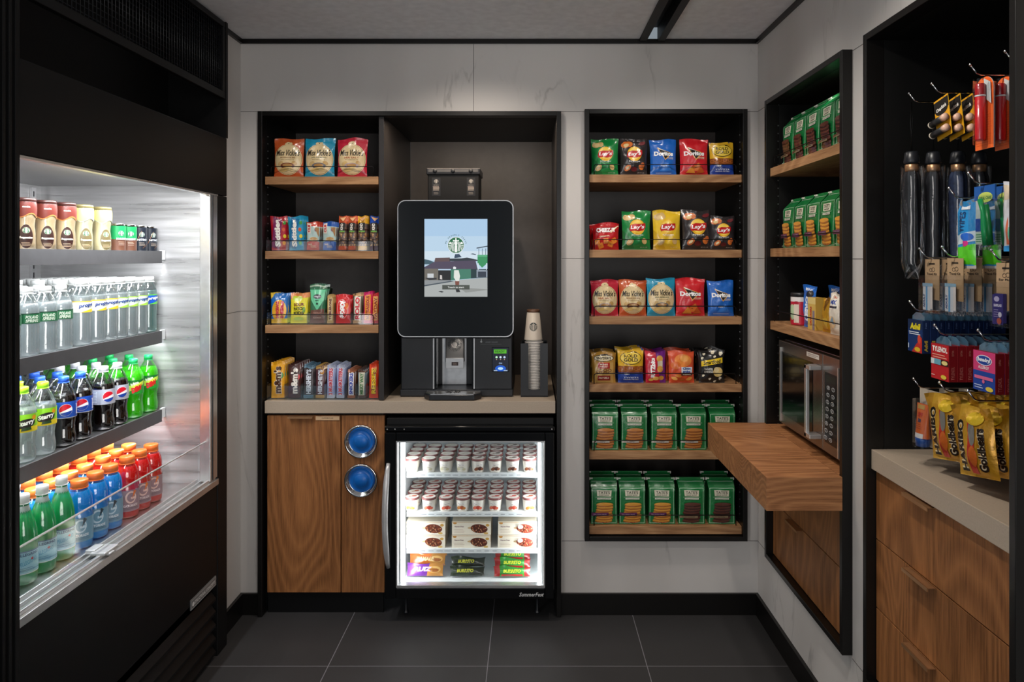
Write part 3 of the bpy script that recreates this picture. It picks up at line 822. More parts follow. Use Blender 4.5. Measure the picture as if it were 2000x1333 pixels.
q([(880, 615), (880, 740), (950, 810), (1030, 740), (1030, 615)], '#2f8f5a')
q([(880, 615), (880, 645), (1030, 645), (1030, 615)], '#56ac7c')
q([(865, 505), (865, 520), (1030, 490), (1030, 475)], '#33424f')
for xx in (895, 950, 1000): q([(xx, 520), (xx, 615), (xx+9, 615), (xx+9, 515)], '#5e6f7e')
q([(770, 600), (850, 620), (860, 605), (810, 592)], '#4d5f6e')
q([(885, 740), (885, 845), (895, 845), (895, 740)], '#dfe6ea'); q([(1010, 740), (1010, 845), (1020, 845), (1020, 740)], '#dfe6ea')
q([(75, 1085), (75, 1255), (1030, 1255), (1030, 960), (470, 1010)], '#a9adac')
q([(75, 1000), (75, 1075), (470, 1015), (470, 1000)], '#8b9093')
q([(75, 1075), (75, 1095), (520, 1020), (470, 1012)], '#45505a')
q([(600, 1110), (700, 1190), (1030, 1150), (1030, 1140)], '#8f928f')
q([(120, 900), (120, 970), (215, 970), (215, 900)], '#c8ccd0'); q([(80, 965), (150, 1000), (260, 990), (260, 965)], '#23262c')
q([(312, 920), (308, 985), (345, 990), (340, 925)], '#cfc9c6')
q([(530, 640), (530, 665), (640, 650), (600, 600), (540, 605)], '#30465e')
q([(525, 850), (520, 960), (560, 1020), (600, 1015), (615, 940), (595, 850)], '#dfe3dc')
q([(540, 1015), (545, 1080), (600, 1080), (605, 1015)], '#7c4a3e')
q([(548, 1140), (560, 1185), (620, 1180), (600, 1140)], '#1b1f26')
q([(510, 800), (512, 830), (552, 832), (555, 803), (530, 792)], '#e3e5e8')
q([(285, 1170), (340, 1190), (370, 1175), (330, 1165)], '#2e3238')
q([(345, 1075), (345, 1142), (760, 1142), (760, 1075)], '#474c46')
A.text('Touch to start', 0, 1-(1108-68)/1185, .26, .022, '#e7e9e6', bold=.01)
B = Art()
for pts, fs, col, ly in A.sh: B.sh.append(([(x*sw, y*sh) for x, y in pts], fs, col, ly))
lr = 125/955*sw
siren(B, 0, (1-(468-68)/1185)*sh, lr)
tx = 'WE PROUDLY SERVE'
for i, ch in enumerate(tx):
    if ch == ' ': continue
    an = math.radians(78-156*i/(len(tx)-1))
    B.text(ch, -math.sin(an)*lr*1.25, (1-(468-68)/1185)*sh+math.cos(an)*lr*1.25, None, .0055, '#24544a', rot=an, bold=.03, layer=70)
b = MB(); B.put(b, lambda u_, v_, o_=0: ((sx0+sx1)/2+u_, 3.1195-o_, sz0+v_), (-sw/2, sw/2, 0, sh), 0, 0, eps=.00002)
part('screen', b, 'screen', hd)
# lower body
bx0, bx1 = X(781, 3.2), X(1002, 3.2)
ctr0, ctr1 = X(846, 3.2), X(927, 3.2)
b = MB(); b.box(bx0+.004, ctr0, 3.205, 3.62, .965, 1.205); b.box(ctr1, bx1-.004, 3.205, 3.62, .965, 1.205); b.box(ctr0, ctr1, 3.33, 3.62, .965, 1.205)
b.box(bx0+.004, bx1-.004, 3.25, 3.62, 1.205, 1.25)
part('lower_body', b, 'blackpl', cm, .004)
part('base', MB().box(bx0, bx1, 3.20, 3.62, .935, .966), 'blackpl', cm, .004)
part('dispensing_panel', MB().box(X(863, 3.3), X(910, 3.3), 3.322, 3.33, .968, 1.205), 'steel', cm)
for xa_ in (ctr0+.0005, ctr1-.014): part('alcove_liner', MB().box(xa_, xa_+.0135, 3.212, 3.321, .968, 1.205), 'blackgl', cm)
for xa_ in (ctr0-.001, ctr1-.005): part('trim_strip', MB().box(xa_, xa_+.006, 3.2, 3.2055, .97, 1.205), 'steel_l', cm)
nz = part('nozzle_block', MB().box(X(870, 3.27), X(906, 3.27), 3.27, 3.322, 1.075, 1.20), 'shelfgrey', cm, .004)
b = MB()
for k in range(26):
    a_ = 2*PI*k/26; r0, r1 = .012, .032
    b.tube([(X(888, 3.268)+r0*math.cos(a_), 3.2695, 1.16+r0*math.sin(a_)), (X(888, 3.268)+r1*math.cos(a_+.2), 3.2695, 1.16+r1*math.sin(a_+.2))], .0011, 5)
part('burst_emblem', b, 'blackpl', nz)
part('nozzle_plate', MB().box(X(870.5, 3.26), X(905.5, 3.26), 3.262, 3.27, 1.052, 1.098), 'steel_l', nz, .001)
b = MB(); b.box(X(882, 3.26), X(895, 3.26), 3.2605, 3.262, 1.064, 1.080, 0, c('#2b1b1a')); 
A = Art(); A.lines(-.010, .010, .5+.004, 3, .004, .0012, '#a08c84'); A.put(b, lambda u_, v_, o_=0: (X(888.5, 3.26)+u_, 3.2603-o_, 1.072+v_-.5), (-.1, .1, 0, 1), 0, 0)
part('warning_label', b, 'label', nz)
# drip tray
tz = .958
def oct_(s, y0=3.115): 
    cx_ = (ctr0+ctr1)/2; w1, w2 = .125*s, .098*s
    return [(cx_-w1, 3.235), (cx_-w1, y0+.04), (cx_-w2, y0), (cx_+w2, y0), (cx_+w1, y0+.04), (cx_+w1, 3.235)]
part('drip_tray', MB().prism(oct_(1.0), .935, tz), 'blackpl', cm, .003)
b = MB(); b.prism(oct_(.955, 3.121), tz, tz+.003)
dt = part('drip_grate', b, 'steel', cm)
b = MB()
for k in range(10):
    a_ = 2*PI*k/10; b.tube([(ctr0/2+ctr1/2+.012*math.cos(a_), 3.17+.010*math.sin(a_), tz+.0032), (ctr0/2+ctr1/2+.034*math.cos(a_), 3.17+.028*math.sin(a_), tz+.0032)], .0018, 5)
part('drain_slots', b, 'blackpl', dt)
# control display
dx0, dx1, dz0, dz1 = X(962, 3.2), X(993, 3.2), Z(726, 3.2), Z(680, 3.2)
A = Art(); dw, dh = dx1-dx0, dz1-dz0
A.rect(-dw/2, 0, dw/2, dh, '#061024'); A.rect(-dw*.42, dh*.76, dw*.38, dh*.93, '#4fae1e')
A.text('READY', -.002, dh*.845, dw*.6, dh*.09, '#153c0c')
for i, xx in enumerate((-.25, 0, .25)): A.ell(xx*dw, dh*.6, dw*.07, dw*.07, ('#c8ffd0', '#d9e8ff', '#c6d8f8')[i], 12); A.ell(xx*dw, dh*.5, dw*.04, dw*.03, '#c79a82', 8)
A.text('ON', .0, dh*.34, dw*.2, dh*.07, '#9db6d8')
A.ell(0, dh*.12, dw*.34, dh*.14, '#0b58c9', 16); A.ell(0, dh*.12, dw*.17, dh*.06, '#b9e2ff', 14); A.rect(-dw*.42, .001, -dw*.2, .006, '#9fb4d0'); A.rect(dw*.2, .001, dw*.44, .006, '#9fb4d0')
b = MB(); b.box(dx0-.003, dx1+.003, 3.2035, 3.205, dz0-.003, dz1+.003, 1)
A.put(b, lambda u_, v_, o_=0: ((dx0+dx1)/2+u_, 3.2033-o_, dz0+v_), (-dw/2, dw/2, 0, dh), 0, 0, eps=.0001)
part('control_display', b, ['screen', 'blackgl'], cm)
A = Art()
A.text('&', 0, .5, .012, .014, '#d9dde0'); A.text('ASSISTANCE', .045, .5, .055, .006, '#777c82')
A.sh = A.sh[1:]
A.ell(0, .502, .0042, .0042, '#d9dde0', 14); A.ell(.0006, .502, .0027, .0027, '#1a1c21', 12); A.poly([(-.002, .5), (.0012, .5), (.001, .512), (-.0015, .512)], '#d9dde0'); A.ell(0, .514, .0018, .0018, '#d9dde0', 10)
A.rect(-.004, .4905, .09, .4912, '#8a8e92')
b = MB(); A.put(b, lambda u_, v_, o_=0: (X(940, 3.2)+u_, 3.2048-o_, Z(669, 3.2)+v_-.5), (-.1, .15, 0, 1), 0, 0)
part('printed_marks', b, 'label', cm)
spot('dispenser_lamp', (-.33, 3.255, 1.19), (-.33, 3.24, .96), .9, 110, .8, (1, .88, .72), .015)
# bean hopper
hp0, hp1 = X(833, 3.35), X(938, 3.35)
bh = part('bean_hopper', MB().box(hp0+.006, hp1-.006, 3.35, 3.52, hz1-.012, 1.955), 'black', cm, .004)
part('hopper_lid', MB().box(hp0, hp1, 3.34, 3.53, 1.944, 1.974), 'blackpl', bh, .004)
part('lid_plate', MB().box(hp0+.01, hp1-.01, 3.338, 3.34, 1.955, 1.968), 'shelfgrey', bh)
for xx in (X(850, 3.35), X(885, 3.35), X(920, 3.35)): part('lid_knob', MB().lathe([(.010, 3.3375), (.008, 3.334), (.001, 3.334)], 14, cx=xx, cy=1.960, axis='Y'), 'blackpl', bh)
for xx in (X(852, 3.35), X(920, 3.35)):
    A = Art(); A.rect(-.020, 0, .020, .085, '#1c1c1e'); siren(A, 0, .068, .010, '#2c2c2e', '#c9c4bc', False)
    A.text('ESPRESSO', 0, .050, .024, .003, '#b8b2aa'); A.lines(-.015, .015, .042, 4, .005, .0022, '#b8aaa0', 0.1); A.lines(-.012, .012, .016, 3, .004, .0012, '#8f8780')
    b = MB(); A.put(b, lambda u_, v_, o_=0: (xx+u_, 3.3495-o_, 1.845+v_), (-.05, .05, 0, .2), 0, 0, eps=.0001)
    part('coffee_label', b, 'label', bh)

# ================================================================ cup and lid dispenser
ch0, ch1 = X(1017, 3.2), X(1070, 3.2); chm = (ch0+ch1)/2
hd_ = empty('lid_holder', (chm, 3.26, .933), 0, 'tall black acrylic lid holder beside the coffee machine', 'lid holder')
zt2 = 1.172
b = MB(); b.box(ch0, ch0+.034, 3.2, 3.204, .936, zt2); b.box(ch1-.034, ch1, 3.2, 3.204, .936, zt2); b.box(ch0+.034, ch1-.034, 3.2, 3.204, .936, .965)
b.box(ch0, ch0+.004, 3.204, 3.32, .936, zt2); b.box(ch1-.004, ch1, 3.204, 3.32, .936, zt2); b.box(ch0, ch1, 3.32, 3.324, .936, zt2); b.box(ch0, ch1, 3.2, 3.324, .934, .938)
part('holder_body', b, 'blackpl', hd_)
lid = MB(); lid.lathe([(.040, 0), (.0425, .001), (.0425, .005), (.038, .006), (.036, .013), (.034, .014), (.001, .0125)], 28)
pl = lid.build('cup_lid', simple('white_lid_plastic', c('#d8d2cb')[:3], .45)); tag(pl, None, 'cup lid', 'stack of white lids in the black holder')
PROTO['lid'] = pl
nl = 33
for k in range(nl):
    z = .939+k*.0072
    s_ = .78+.22*min(1, k/30) if k < 31 else 1.0
    put('lid', (chm+random.Random(k).uniform(-.0012, .0012), 3.262, z), 0,
        'white plastic cup lid in the tall black holder, within the nested stack', 'stack of white lids in the black holder', sc=s_)
# upside-down paper cup on top
cp = empty('paper_cup', (chm-.004, 3.262, .939+nl*.0072+.006), 0, 'white paper cup standing upside down on the stack of lids', 'paper cup')
b = MB(); b.lathe([(.041, 0), (.0425, .002), (.041, .004), (.0290, .125)], 32, col=c('#cfc4b6'))
A = Art(); siren(A, 0, .062, .019, '#2f3b38', '#cfc4b6', True)
cyl_art(b, A, lambda z: .041-.012*(z-.004)/.121, .1, .004, .12)
b.build('cup_wall', 'card', cp)
b = MB(); b.lathe([(.0290, .1252), (.0298, .127), (.0295, .134), (.0285, .137), (.027, .137), (.026, .129), (.001, .129)], 32, col=c('#6b4b38')); b.build('cup_base', 'card', cp)

# ================================================================ microwave (local: front -Y, turned to face the room)
mw = empty('microwave', (XR+.002, 2.86, .882), -PI/2, 'stainless commercial microwave under the snack shelf on the right wall', 'microwave')
w_, h_ = .575, .350
MB().box(0, w_, .02, .34, .018, h_).build('case', 'darksteel', mw, bevel=.003)
MB().box(.0, w_*.745, -.004, .02, .022, h_-.004).build('door', 'darksteel', mw, bevel=.002)
dd = [o for o in mw.children if o.name.startswith('door')][0]
MB().box(.035, w_*.60, -.0055, -.004, .06, h_-.045).build('door_window', 'blackgl', dd)
b = MB(); b.box(.026, .032, -.010, -.004, .03, h_-.03); b.build('edge_strip', 'alu', dd)
b = MB(); hx = w_*.645
b.box(hx, hx+.018, -.045, -.033, .055, h_-.045); b.box(hx, hx+.05, -.045, -.004, .055, .070); b.box(hx, hx+.05, -.045, -.004, h_-.060, h_-.045)
b.build('handle', 'alu', dd, bevel=.002)
cpn = MB().box(w_*.75, w_, -.004, .02, .022, h_-.004).build('control_panel', 'darksteel', mw, bevel=.002)
A = Art(); A.rect(-.050, 0, .05, .235, '#0b0d10')
A.rect(-.036, .205, .036, .227, '#152019')
for r in range(8):
    for k in range(2):
        A.ell(-.02+.04*k, .186-r*.0235, .0125, .0068, '#cfd3d6', 14); A.ell(-.02+.04*k, .186-r*.0235, .0105, .0052, '#14171b', 14)
        A.text(str((r*2+k+1) % 10), -.02+.04*k, .186-r*.0235, .004, .007, '#dfe3e6', bold=.03)
b = MB(); A.put(b, lambda u_, v_, o_=0: (w_*.865+u_, -.0042-o_, .055+v_), (-.06, .06, 0, .3), 0, 0); b.build('keypad', 'label', cpn)
MB().box(w_-.012, w_-.004, -.012, -.004, .03, h_-.03).build('edge_strip', 'alu', cpn)
A = Art(); A.rect(-.055, 0, .055, .016, '#d8cfc6'); A.text('HANDLE WITH CARE', 0, .0105, .09, .004, '#5c4a44'); A.lines(-.045, .045, .005, 1, .004, .0018, '#8a7a72')
b = MB(); A.put(b, lambda u_, v_, o_=0: (w_*.60+u_, -.0045-o_, h_-.028+v_), (-.06, .06, 0, .3), 0, 0); b.build('warning_sticker', 'label', dd)
for xx in (.03, w_-.03):
    for yy in (.04, .30): MB().lathe([(.014, 0), (.014, .018)], 14, cx=xx, cy=yy).build('foot', 'blackpl', mw)

# ================================================================ open refrigerated merchandiser on the left
FXc = -1.22
cl = empty('drinks_cooler', (-1.6, 2.27, 0), 0, 'tall black open-front drinks cooler built into the left wall', 'cooler')
y0, y1 = 1.665, 2.883
b = MB()
b.box(-2.0, FXc, 2.797, y1, 0, 1.80); b.box(-2.0, FXc, y0, 1.712, 0, 1.80); b.box(-2.0, -1.90, 1.712, 2.797, 0, 2.035)
b.box(-2.0, FXc-.02, 1.712, 2.797, .05, .64); b.box(-1.9, FXc-.02, y0, y1, 1.87, 2.035)
part('cabinet', b, 'black', cl, .003)
cp_ = part('canopy', MB().box(FXc-.02, FXc, y0, y1, 1.802, 2.035), 'black', cl, .004)
part('kick_panel', MB().box(FXc-.02, FXc-.003, 1.712, 2.797, .30, .672), 'black', cl, .002)
b = MB()
for k in range(5):
    z = .245-k*.052
    b.prism([(FXc-.02, z-.018), (FXc-.002, z-.022), (FXc-.002, z-.012), (FXc-.02, z+.012)], 1.80, 2.785, axis='Y')
b.box(FXc-.024, FXc-.02, 1.712, 2.797, .03, .30)
part('louvre_grille', b, 'black', cl)
b = MB(); b.box(FXc-.003, FXc+.001, 2.575, 2.780, .286, .322, 0, c('#6f6f70'))
A = Art(); A.frame(-.100, .484, .100, .516, .0015, '#c9c9c9'); A.text('STRUCTURAL CONCEPTS', .006, .5, .168, .012, '#e2e2e2', bold=.02); A.ell(-.088, .5, .008, .008, '#e2e2e2', 14)
A.put(b, lambda u_, v_, o_=0: (FXc+.0012+o_, 2.677+u_, .304+v_-.5), (-.2, .2, 0, 1), 0, 0)
part('badge', b, 'label', cl)
# interior liner
b = MB()
b.box(-1.90, -1.26, 2.752, 2.797, .66, 1.86); b.box(-1.90, -1.26, 1.712, 1.722, .66, 1.86); b.box(-1.90, -1.88, 1.722, 2.752, .66, 1.86)
b.box(-1.90, -1.245, 1.712, 2.797, 1.83, 1.87)
part('liner', b, 'liner', cl)
b = MB(); b.box(-1.88, -1.26, 1.722, 2.752, .64, .690); part('deck', b, 'steel_l', cl)
b = MB(); b.box(-1.879, -1.872, 2.690, 2.715, .75, 1.82)
for k in range(30): b.box(-1.8722, -1.8715, 2.699, 2.705, .8+k*.034, .8+k*.034+.020, 1)
part('slotted_standard', b, ['steel_l', 'blackpl'], cl)
b = MB(); b.box(-1.262, FXc-.002, 2.735, 2.752, .70, 1.80); b.box(-1.25, FXc-.001, 2.756, 2.796, .70, 1.80)
part('jamb_profile', b, 'alu', cl, .002)
b = MB(); b.box(FXc-.001, FXc+.0005, 2.752, 2.757, .70, 1.80); part('jamb_gasket', b, 'blackpl', cl)
b = MB(); b.box(-1.30, FXc+.004, 1.700, 2.797, .672, .694); b.box(-1.285, -1.279, 1.71, 2.79, .694, .704); b.box(-1.262, -1.256, 1.71, 2.79, .694, .704); b.box(-1.236, -1.226, 1.71, 2.79, .694, .706)
part('sill_track', b, 'alu', cl, .001)
b = MB(); b.box(-1.258, FXc+.006, 2.045, 2.115, .704, .712); b.box(-1.278, -1.250, 2.055, 2.105, .704, .716); b.box(-1.232, FXc+.012, 2.06, 2.085, .698, .706)
part('curtain_latch', b, 'satin', cl, .003)
gp = part('guard_glass', MB().box(-1.246, -1.240, 1.713, 2.795, .706, .85), 'glass', cl)
part('glass_edge', MB().box(-1.2465, -1.2395, 1.713, 2.795, .850, .8525), 'alu', gp)
b = MB(); b.box(-1.288, -1.272, 1.73, 2.74, 1.822, 1.829); part('light_strip', b, 'led', cl)
part('canopy_edge', MB().box(FXc-.022, FXc+.001, 1.712, 2.797, 1.796, 1.802), 'alu', cl)
area('cooler_light', (-1.28, 2.235, 1.815), (0, math.radians(22), 0), .02, .74, 8, (.97, .98, 1))
CZ = (1.578, 1.275, .976)
for i, z in enumerate(CZ):
    b = MB(); b.box(-1.868, -1.4085, 1.730, 2.722, z-.012, z-.001)
    s_ = part('shelf', b, 'steel_l', cl)
    b = MB(); b.box(-1.408, -1.400, 1.728, 2.724, z-.043, z+.003); part('price_rail', b, 'shelfgrey', s_)
    b = MB(); b.box(-1.424, -1.412, 1.745, 2.715, z-.019, z-.013); part('light_strip', b, 'led', s_)
    b = MB(); b.box(-1.4095, -1.40, 2.7245, 2.748, z-.03, z+.006); part('bracket', b, 'white', s_)
    area('cooler_light', (-1.413, 2.23, z-.022), (0, math.radians(16), 0), .02, .96, 3.3, (.97, .98, 1))
# surround above and in front
b = MB(); b.box(-2.05, -1.45, y0, y1, 2.04, 2.494); b.box(-2.05, FXc-.022, y0, y1-.018, 2.495, 2.505)
b.box(-1.45, FXc+.002, 2.8690, 2.886, 2.036, 2.50)
o = b.build('cooler_surround', 'black'); tag(o, 'black boxed recess above the drinks cooler', 'panel')
vg = empty('vent_grille', (FXc, 2.27, 2.34), 0, 'black wire mesh ventilation grille above the drinks cooler', 'grille')
gy0, gy1, gz0_, gz1_ = 1.668, 2.868, 2.19, 2.497
b = MB(); b.box(FXc-.02, FXc, gy0, gy1, gz0_, gz0_+.028); b.box(FXc-.02, FXc, gy0, gy1, gz1_-.022, gz1_); b.box(FXc-.02, FXc, gy1-.022, gy1, gz0_+.028, gz1_-.022); b.box(FXc-.02, FXc, gy0, gy0+.022, gz0_+.028, gz1_-.022)
part('frame', b, 'black', vg, .002)
b = MB(); k = 0
y = gy0+.03
while y < gy1-.02: b.tube([(FXc-.009, y, gz0_+.02), (FXc-.009, y, gz1_-.015)], .0013, 5); y += .0185
z = gz0_+.04
while z < gz1_-.02: b.tube([(FXc-.0115, gy0+.01, z), (FXc-.0115, gy1-.01, z)], .0013, 5); z += .0185
part('wire_mesh', b, 'blackpl', vg)
# near jamb of the surround, fluted
b = MB(); b.box(-2.0, -1.185, 1.30, 1.664, 0, 2.5)
for k in range(5): b.box(-1.186, -1.180, 1.652-.020*k-.009, 1.652-.020*k, 0, 2.5)
o = b.build('jamb_panel', 'black', bevel=.001); tag(o, 'fluted black jamb panel at the near end of the drinks cooler', 'panel')
# ================================================================ snack packages
def reg(key, name, mb, mat, cat, bevel=0):
    o = mb.build(name, mat, bevel=bevel); tag(o, 'package', cat); PROTO[key] = o; return o
DIM = {}
def bag(key, w, h, d, A, name='chip_bag', cat='chip bag', mat='gloss', seed=None, back='#888888', **k):
    DIM[key] = (w, h, d)
    return reg(key, name, bag_mesh(w, h, d, A, seed or sum(map(ord, key)), back, **k), mat, cat)

def a_mv(w, h, top, sub, subcol, foodcol):
    A = Art().rect(-w/2, 0, w/2, h, top)
    A.ell(0, h*.45, w*.475, h*.40, '#e6cf9f', 34); A.ring(0, h*.45, w*.455, h*.385, .0012, '#8a6a3c')
    A.ell(0, h*.86, w*.13, h*.05, '#e6cf9f', 20); A.ell(0, h*.865, w*.018, w*.018, '#3a2a1c', 10)
    A.text("Miss Vickie's", 0, h*.62, w*.80, h*.165, '#1f1712', bold=.02, shear=.3)
    A.text(sub, 0, h*.49, w*.52, h*.042, subcol, bold=.02)
    A.text('KETTLE COOKED POTATO CHIPS', 0, h*.435, w*.45, h*.020, '#7d6238', bold=.01)
    A.ell(-w*.24, h*.34, w*.11, h*.05, '#d8b77c', 16, rot=.3); A.ell(w*.23, h*.35, w*.09, h*.05, '#cda564', 16, rot=-.3)
    A.ell(0, h*.28, w*.24, h*.075, foodcol, 22); A.ell(0, h*.295, w*.17, h*.04, '#b98b52', 18)
    A.ell(-w*.1, h*.19, w*.2, h*.05, '#e0bd74', 18, rot=.2); A.ell(w*.12, h*.20, w*.17, h*.045, '#e9cc8c', 18, rot=-.25)
    A.text('NET WT 1.375 OZ', 0, h*.075, w*.3, h*.016, '#efe2c4', bold=0)
    return A
def a_lays(w, h, base, flavor, dx=0, chips='#d9b678', shade=None):
    A = Art().rect(-w/2, 0, w/2, h, base)
    if shade: A.poly([(-w/2, h*.0), (-w*.05, 0), (-w*.3, h*.35), (-w/2, h*.5)], shade)
    A.ell(-w*.3, h*.83, w*.17, h*.085, chips, 18, rot=.2); A.ell(-w*.16, h*.85, w*.12, h*.08, chips, 18, rot=-.5); A.ell(-w*.28, h*.82, w*.10, h*.05, '#e7c98e', 14, rot=.2)
    A.ell(w*.02+dx, h*.57, w*.27, w*.27, '#f4bd2e', 30); A.ell(w*.02+dx, h*.58, w*.22, w*.22, '#fad75a', 26)
    A.poly([(w*.02+dx+w*.29*x, h*.555+w*.165*y) for x, y in ((-1, -.2), (-.85, .55), (-.3, .85), (.4, .8), (1, .95), (1.02, .1), (.75, -.55), (.2, -.75), (-.5, -.65), (-.9, -.75))][::-1], '#c3141d')
    A.text("Lay's", w*.02+dx, h*.562, w*.50, h*.125, '#ffffff', bold=.03, shear=.15, rot=.06)
    A.text(flavor, w*.02+dx, h*.37, w*.42, h*.034, '#ffffff', bold=.01)
    A.text('POTATO CHIPS', w*.02+dx, h*.335, w*.26, h*.016, '#f1efe6', bold=0)
    A.ell(-w*.24, h*.19, w*.14, h*.07, chips, 16, rot=.6); A.ell(w*.27, h*.21, w*.09, h*.08, chips, 16, rot=.4); A.ell(-w*.24, h*.19, w*.08, h*.035, '#edd7a8', 14, rot=.6)
    A.text('NET WT 1 OZ', w*.25, h*.06, w*.25, h*.016, '#e8e8e8', bold=0)
    return A
def a_lays_blk(w, h):
    A = a_lays(w, h, '#2a2426', 'Barbecue', chips='#d5702a')
    A.ell(w*.3, h*.86, w*.13, h*.05, '#6d1a22', 14, rot=.3); A.ell(0, h*.15, w*.12, h*.06, '#63151b', 16); A.ell(w*.33, h*.27, w*.07, h*.07, '#b55a28', 14)
    return A
def a_dor(w, h, base, dark, flav):
    A = Art().rect(-w/2, 0, w/2, h, base)
    A.poly([(-w*.26, h*.76), (w*.34, h*.60), (w*.05, h*.40)], '#e9ae4e'); A.poly([(-w*.22, h*.735), (w*.28, h*.60), (w*.05, h*.435)], dark)
    A.poly([(-w*.24, h*.77), (w*.1, h*.655), (-w*.18, h*.71)], '#f0e6d8')
    A.text('Doritos', 0, h*.585, w*.74, h*.125, '#ffffff', bold=.05)
    A.text(flav, w*.24, h*.47, w*.26, h*.035, '#f7ead0', bold=.02); A.text('FLAVORED TORTILLA CHIPS', w*.24, h*.435, w*.25, h*.014, '#f7ead0', bold=0)
    A.poly([(-w*.18, h*.1), (w*.30, h*.12), (w*.16, h*.33), (-.0, h*.26)], '#d9722a' if base != '#1b66c4' else '#2b7ad8')
    if base != '#1b66c4':
        A.poly([(-w*.3, h*.06), (w*.05, h*.05), (-w*.1, h*.25)], '#e39035'); A.poly([(w*.05, h*.03), (w*.38, h*.08), (w*.22, h*.24)], '#c5561e')
        A.ell(w*.05, h*.20, w*.03, h*.01, '#8d2a12', 8)
    else:
        A.text('PARTY', 0, h*.25, w*.26, h*.04, '#e6eefc', bold=.03, shear=.2)
    A.rect(-w*.3, h*.055, w*.3, h*.062, '#ffffff' if base == '#1b66c4' else dark)
    return A
def a_rold(w, h):
    A = Art().rect(-w/2, 0, w/2, h, '#e7b526')
    A.poly([(-w/2, 0), (w/2, 0), (w/2, h*.33), (-w/2, h*.33)], '#1b3f9c')
    A.rect(-w/2, h*.31, w/2, h*.50, '#8d4a1c'); 
    for i in range(9): A.ring(-w*.42+i*w*.105, h*.41+(i % 2)*h*.03, w*.075, h*.05, w*.022, '#b96a28', 14, layer=3)
    A.ell(0, h*.74, w*.42, h*.19, '#2c2413', 30); A.ell(0, h*.74, w*.40, h*.175, '#f2d04a', 30)
    A.text('ROLD', 0, h*.80, w*.52, h*.095, '#2c2413', bold=.03); A.text('GOLD', 0, h*.685, w*.56, h*.105, '#2c2413', bold=.03)
    A.text('TINY', -w*.16, h*.27, w*.22, h*.055, '#ffffff', bold=.04); A.text('TWISTS', 0, h*.165, w*.6, h*.035, '#dfe6f5', bold=.02); A.text('ORIGINAL PRETZELS', 0, h*.11, w*.6, h*.03, '#dfe6f5', bold=.02)
    return A
def a_cheez(w, h):
    A = Art().rect(-w/2, 0, w/2, h, '#c2151d')
    A.poly([(-w*.45, h*.60), (w*.42, h*.66), (w*.34, h*.86), (-w*.40, h*.82)], '#a30f17')
    A.text('CHEEZ-IT', 0, h*.73, w*.74, h*.17, '#ffffff', bold=.05, rot=.03)
    A.poly([(w*.2, h*.62), (w*.5, h*.9), (w*.46, h*.92), (w*.16, h*.66)], '#f4e6c0')
    A.text('ORIGINAL', -w*.05, h*.50, w*.4, h*.055, '#f6e5c5', bold=.03, rot=.12)
    for x, y, r in ((-.2, .14, .4), (.18, .2, -.3), (.0, .32, .1), (.32, .33, .5), (-.34, .30, .2)):
        x *= w; y *= h; s = w*.14
        A.poly([(x+s*math.cos(r+a), y+s*math.sin(r+a)) for a in (PI/4, 3*PI/4, 5*PI/4, 7*PI/4)], '#e08527'); A.ell(x, y, s*.12, s*.12, '#9c4812', 8)
    return A
def a_sny(w, h):
    A = Art().rect(-w/2, 0, w/2, h, '#b98a3a'); A.rect(-w*.40, 0, w*.40, h*.66, '#c8a05a')
    A.ell(0, h*.80, w*.42, h*.11, '#2b2320', 28); A.ell(0, h*.80, w*.39, h*.09, '#e7d9b3', 26); A.text("SNYDER'S", 0, h*.80, w*.62, h*.085, '#2b2320', bold=.04)
    A.rect(-w*.25, h*.47, w*.25, h*.66, '#b21e22'); A.text('MINIS', 0, h*.60, w*.34, h*.05, '#f4e8d2'); A.text('PRETZELS', 0, h*.53, w*.36, h*.04, '#f4e8d2')
    for i in range(6): A.ring(-w*.25+i*w*.1, h*.36+(i % 2)*h*.05, w*.08, h*.05, w*.025, '#7d4218', 12, layer=9)
    A.rect(-w*.27, h*.08, w*.27, h*.24, '#8a1a1c'); A.text('PRETZELS', 0, h*.16, w*.44, h*.06, '#e8d6c4')
    return A
def a_ritz(w, h):
    A = Art().rect(-w/2, 0, w/2, h, '#c41a35'); A.poly([(w*.0, h), (w*.08, h*.55), (w*.22, 0), (w/2, 0), (w/2, h)], '#76218a')
    A.text('RITZbits', -w*.16, h*.48, h*.62, w*.22, '#ffffff', rot=PI/2, bold=.05)
    A.ell(w*.20, h*.76, w*.16, h*.11, '#e2a94c', 18); A.poly([(w*.06, h*.42), (w*.34, h*.46), (w*.34, h*.70), (w*.08, h*.68)], '#d8cdb0'); A.ell(w*.2, h*.44, w*.16, h*.1, '#e0a548', 18)
    A.ell(w*.0, h*.14, w*.16, h*.06, '#e9b85a', 16); A.ell(w*.26, h*.16, w*.14, h*.07, '#d8963c', 16); A.ell(-w*.25, h*.1, w*.12, h*.05, '#e9b85a', 14)
    return A
def a_chex(w, h):
    A = Art().rect(-w/2, 0, w/2, h, '#d8502a'); A.ell(w*.05, h*.70, w*.34, h*.20, '#e98b3f', 24); A.ell(-w*.25, h*.55, w*.2, h*.12, '#e0702f', 18); A.ell(w*.1, h*.76, w*.17, h*.1, '#f1a957', 18)
    A.rect(-w*.04, h*.32, w*.42, h*.50, '#dfe4ee'); A.text('Chex', w*.19, h*.45, w*.36, h*.075, '#1d4d9c', bold=.05); A.text('mix', w*.19, h*.355, w*.34, h*.075, '#1d4d9c', bold=.05)
    A.rect(-w*.04, h*.235, w*.42, h*.295, '#26211f'); A.text('TRADITIONAL', w*.19, h*.265, w*.36, h*.03, '#e9dcc2')
    for x, y, q_ in ((-.3, .14, '#f0b45c'), (0, .1, '#b9561f'), (.28, .13, '#efa64a'), (-.15, .22, '#e08c35')): A.ell(x*w, y*h, w*.13, h*.05, q_, 14, rot=x)
    return A
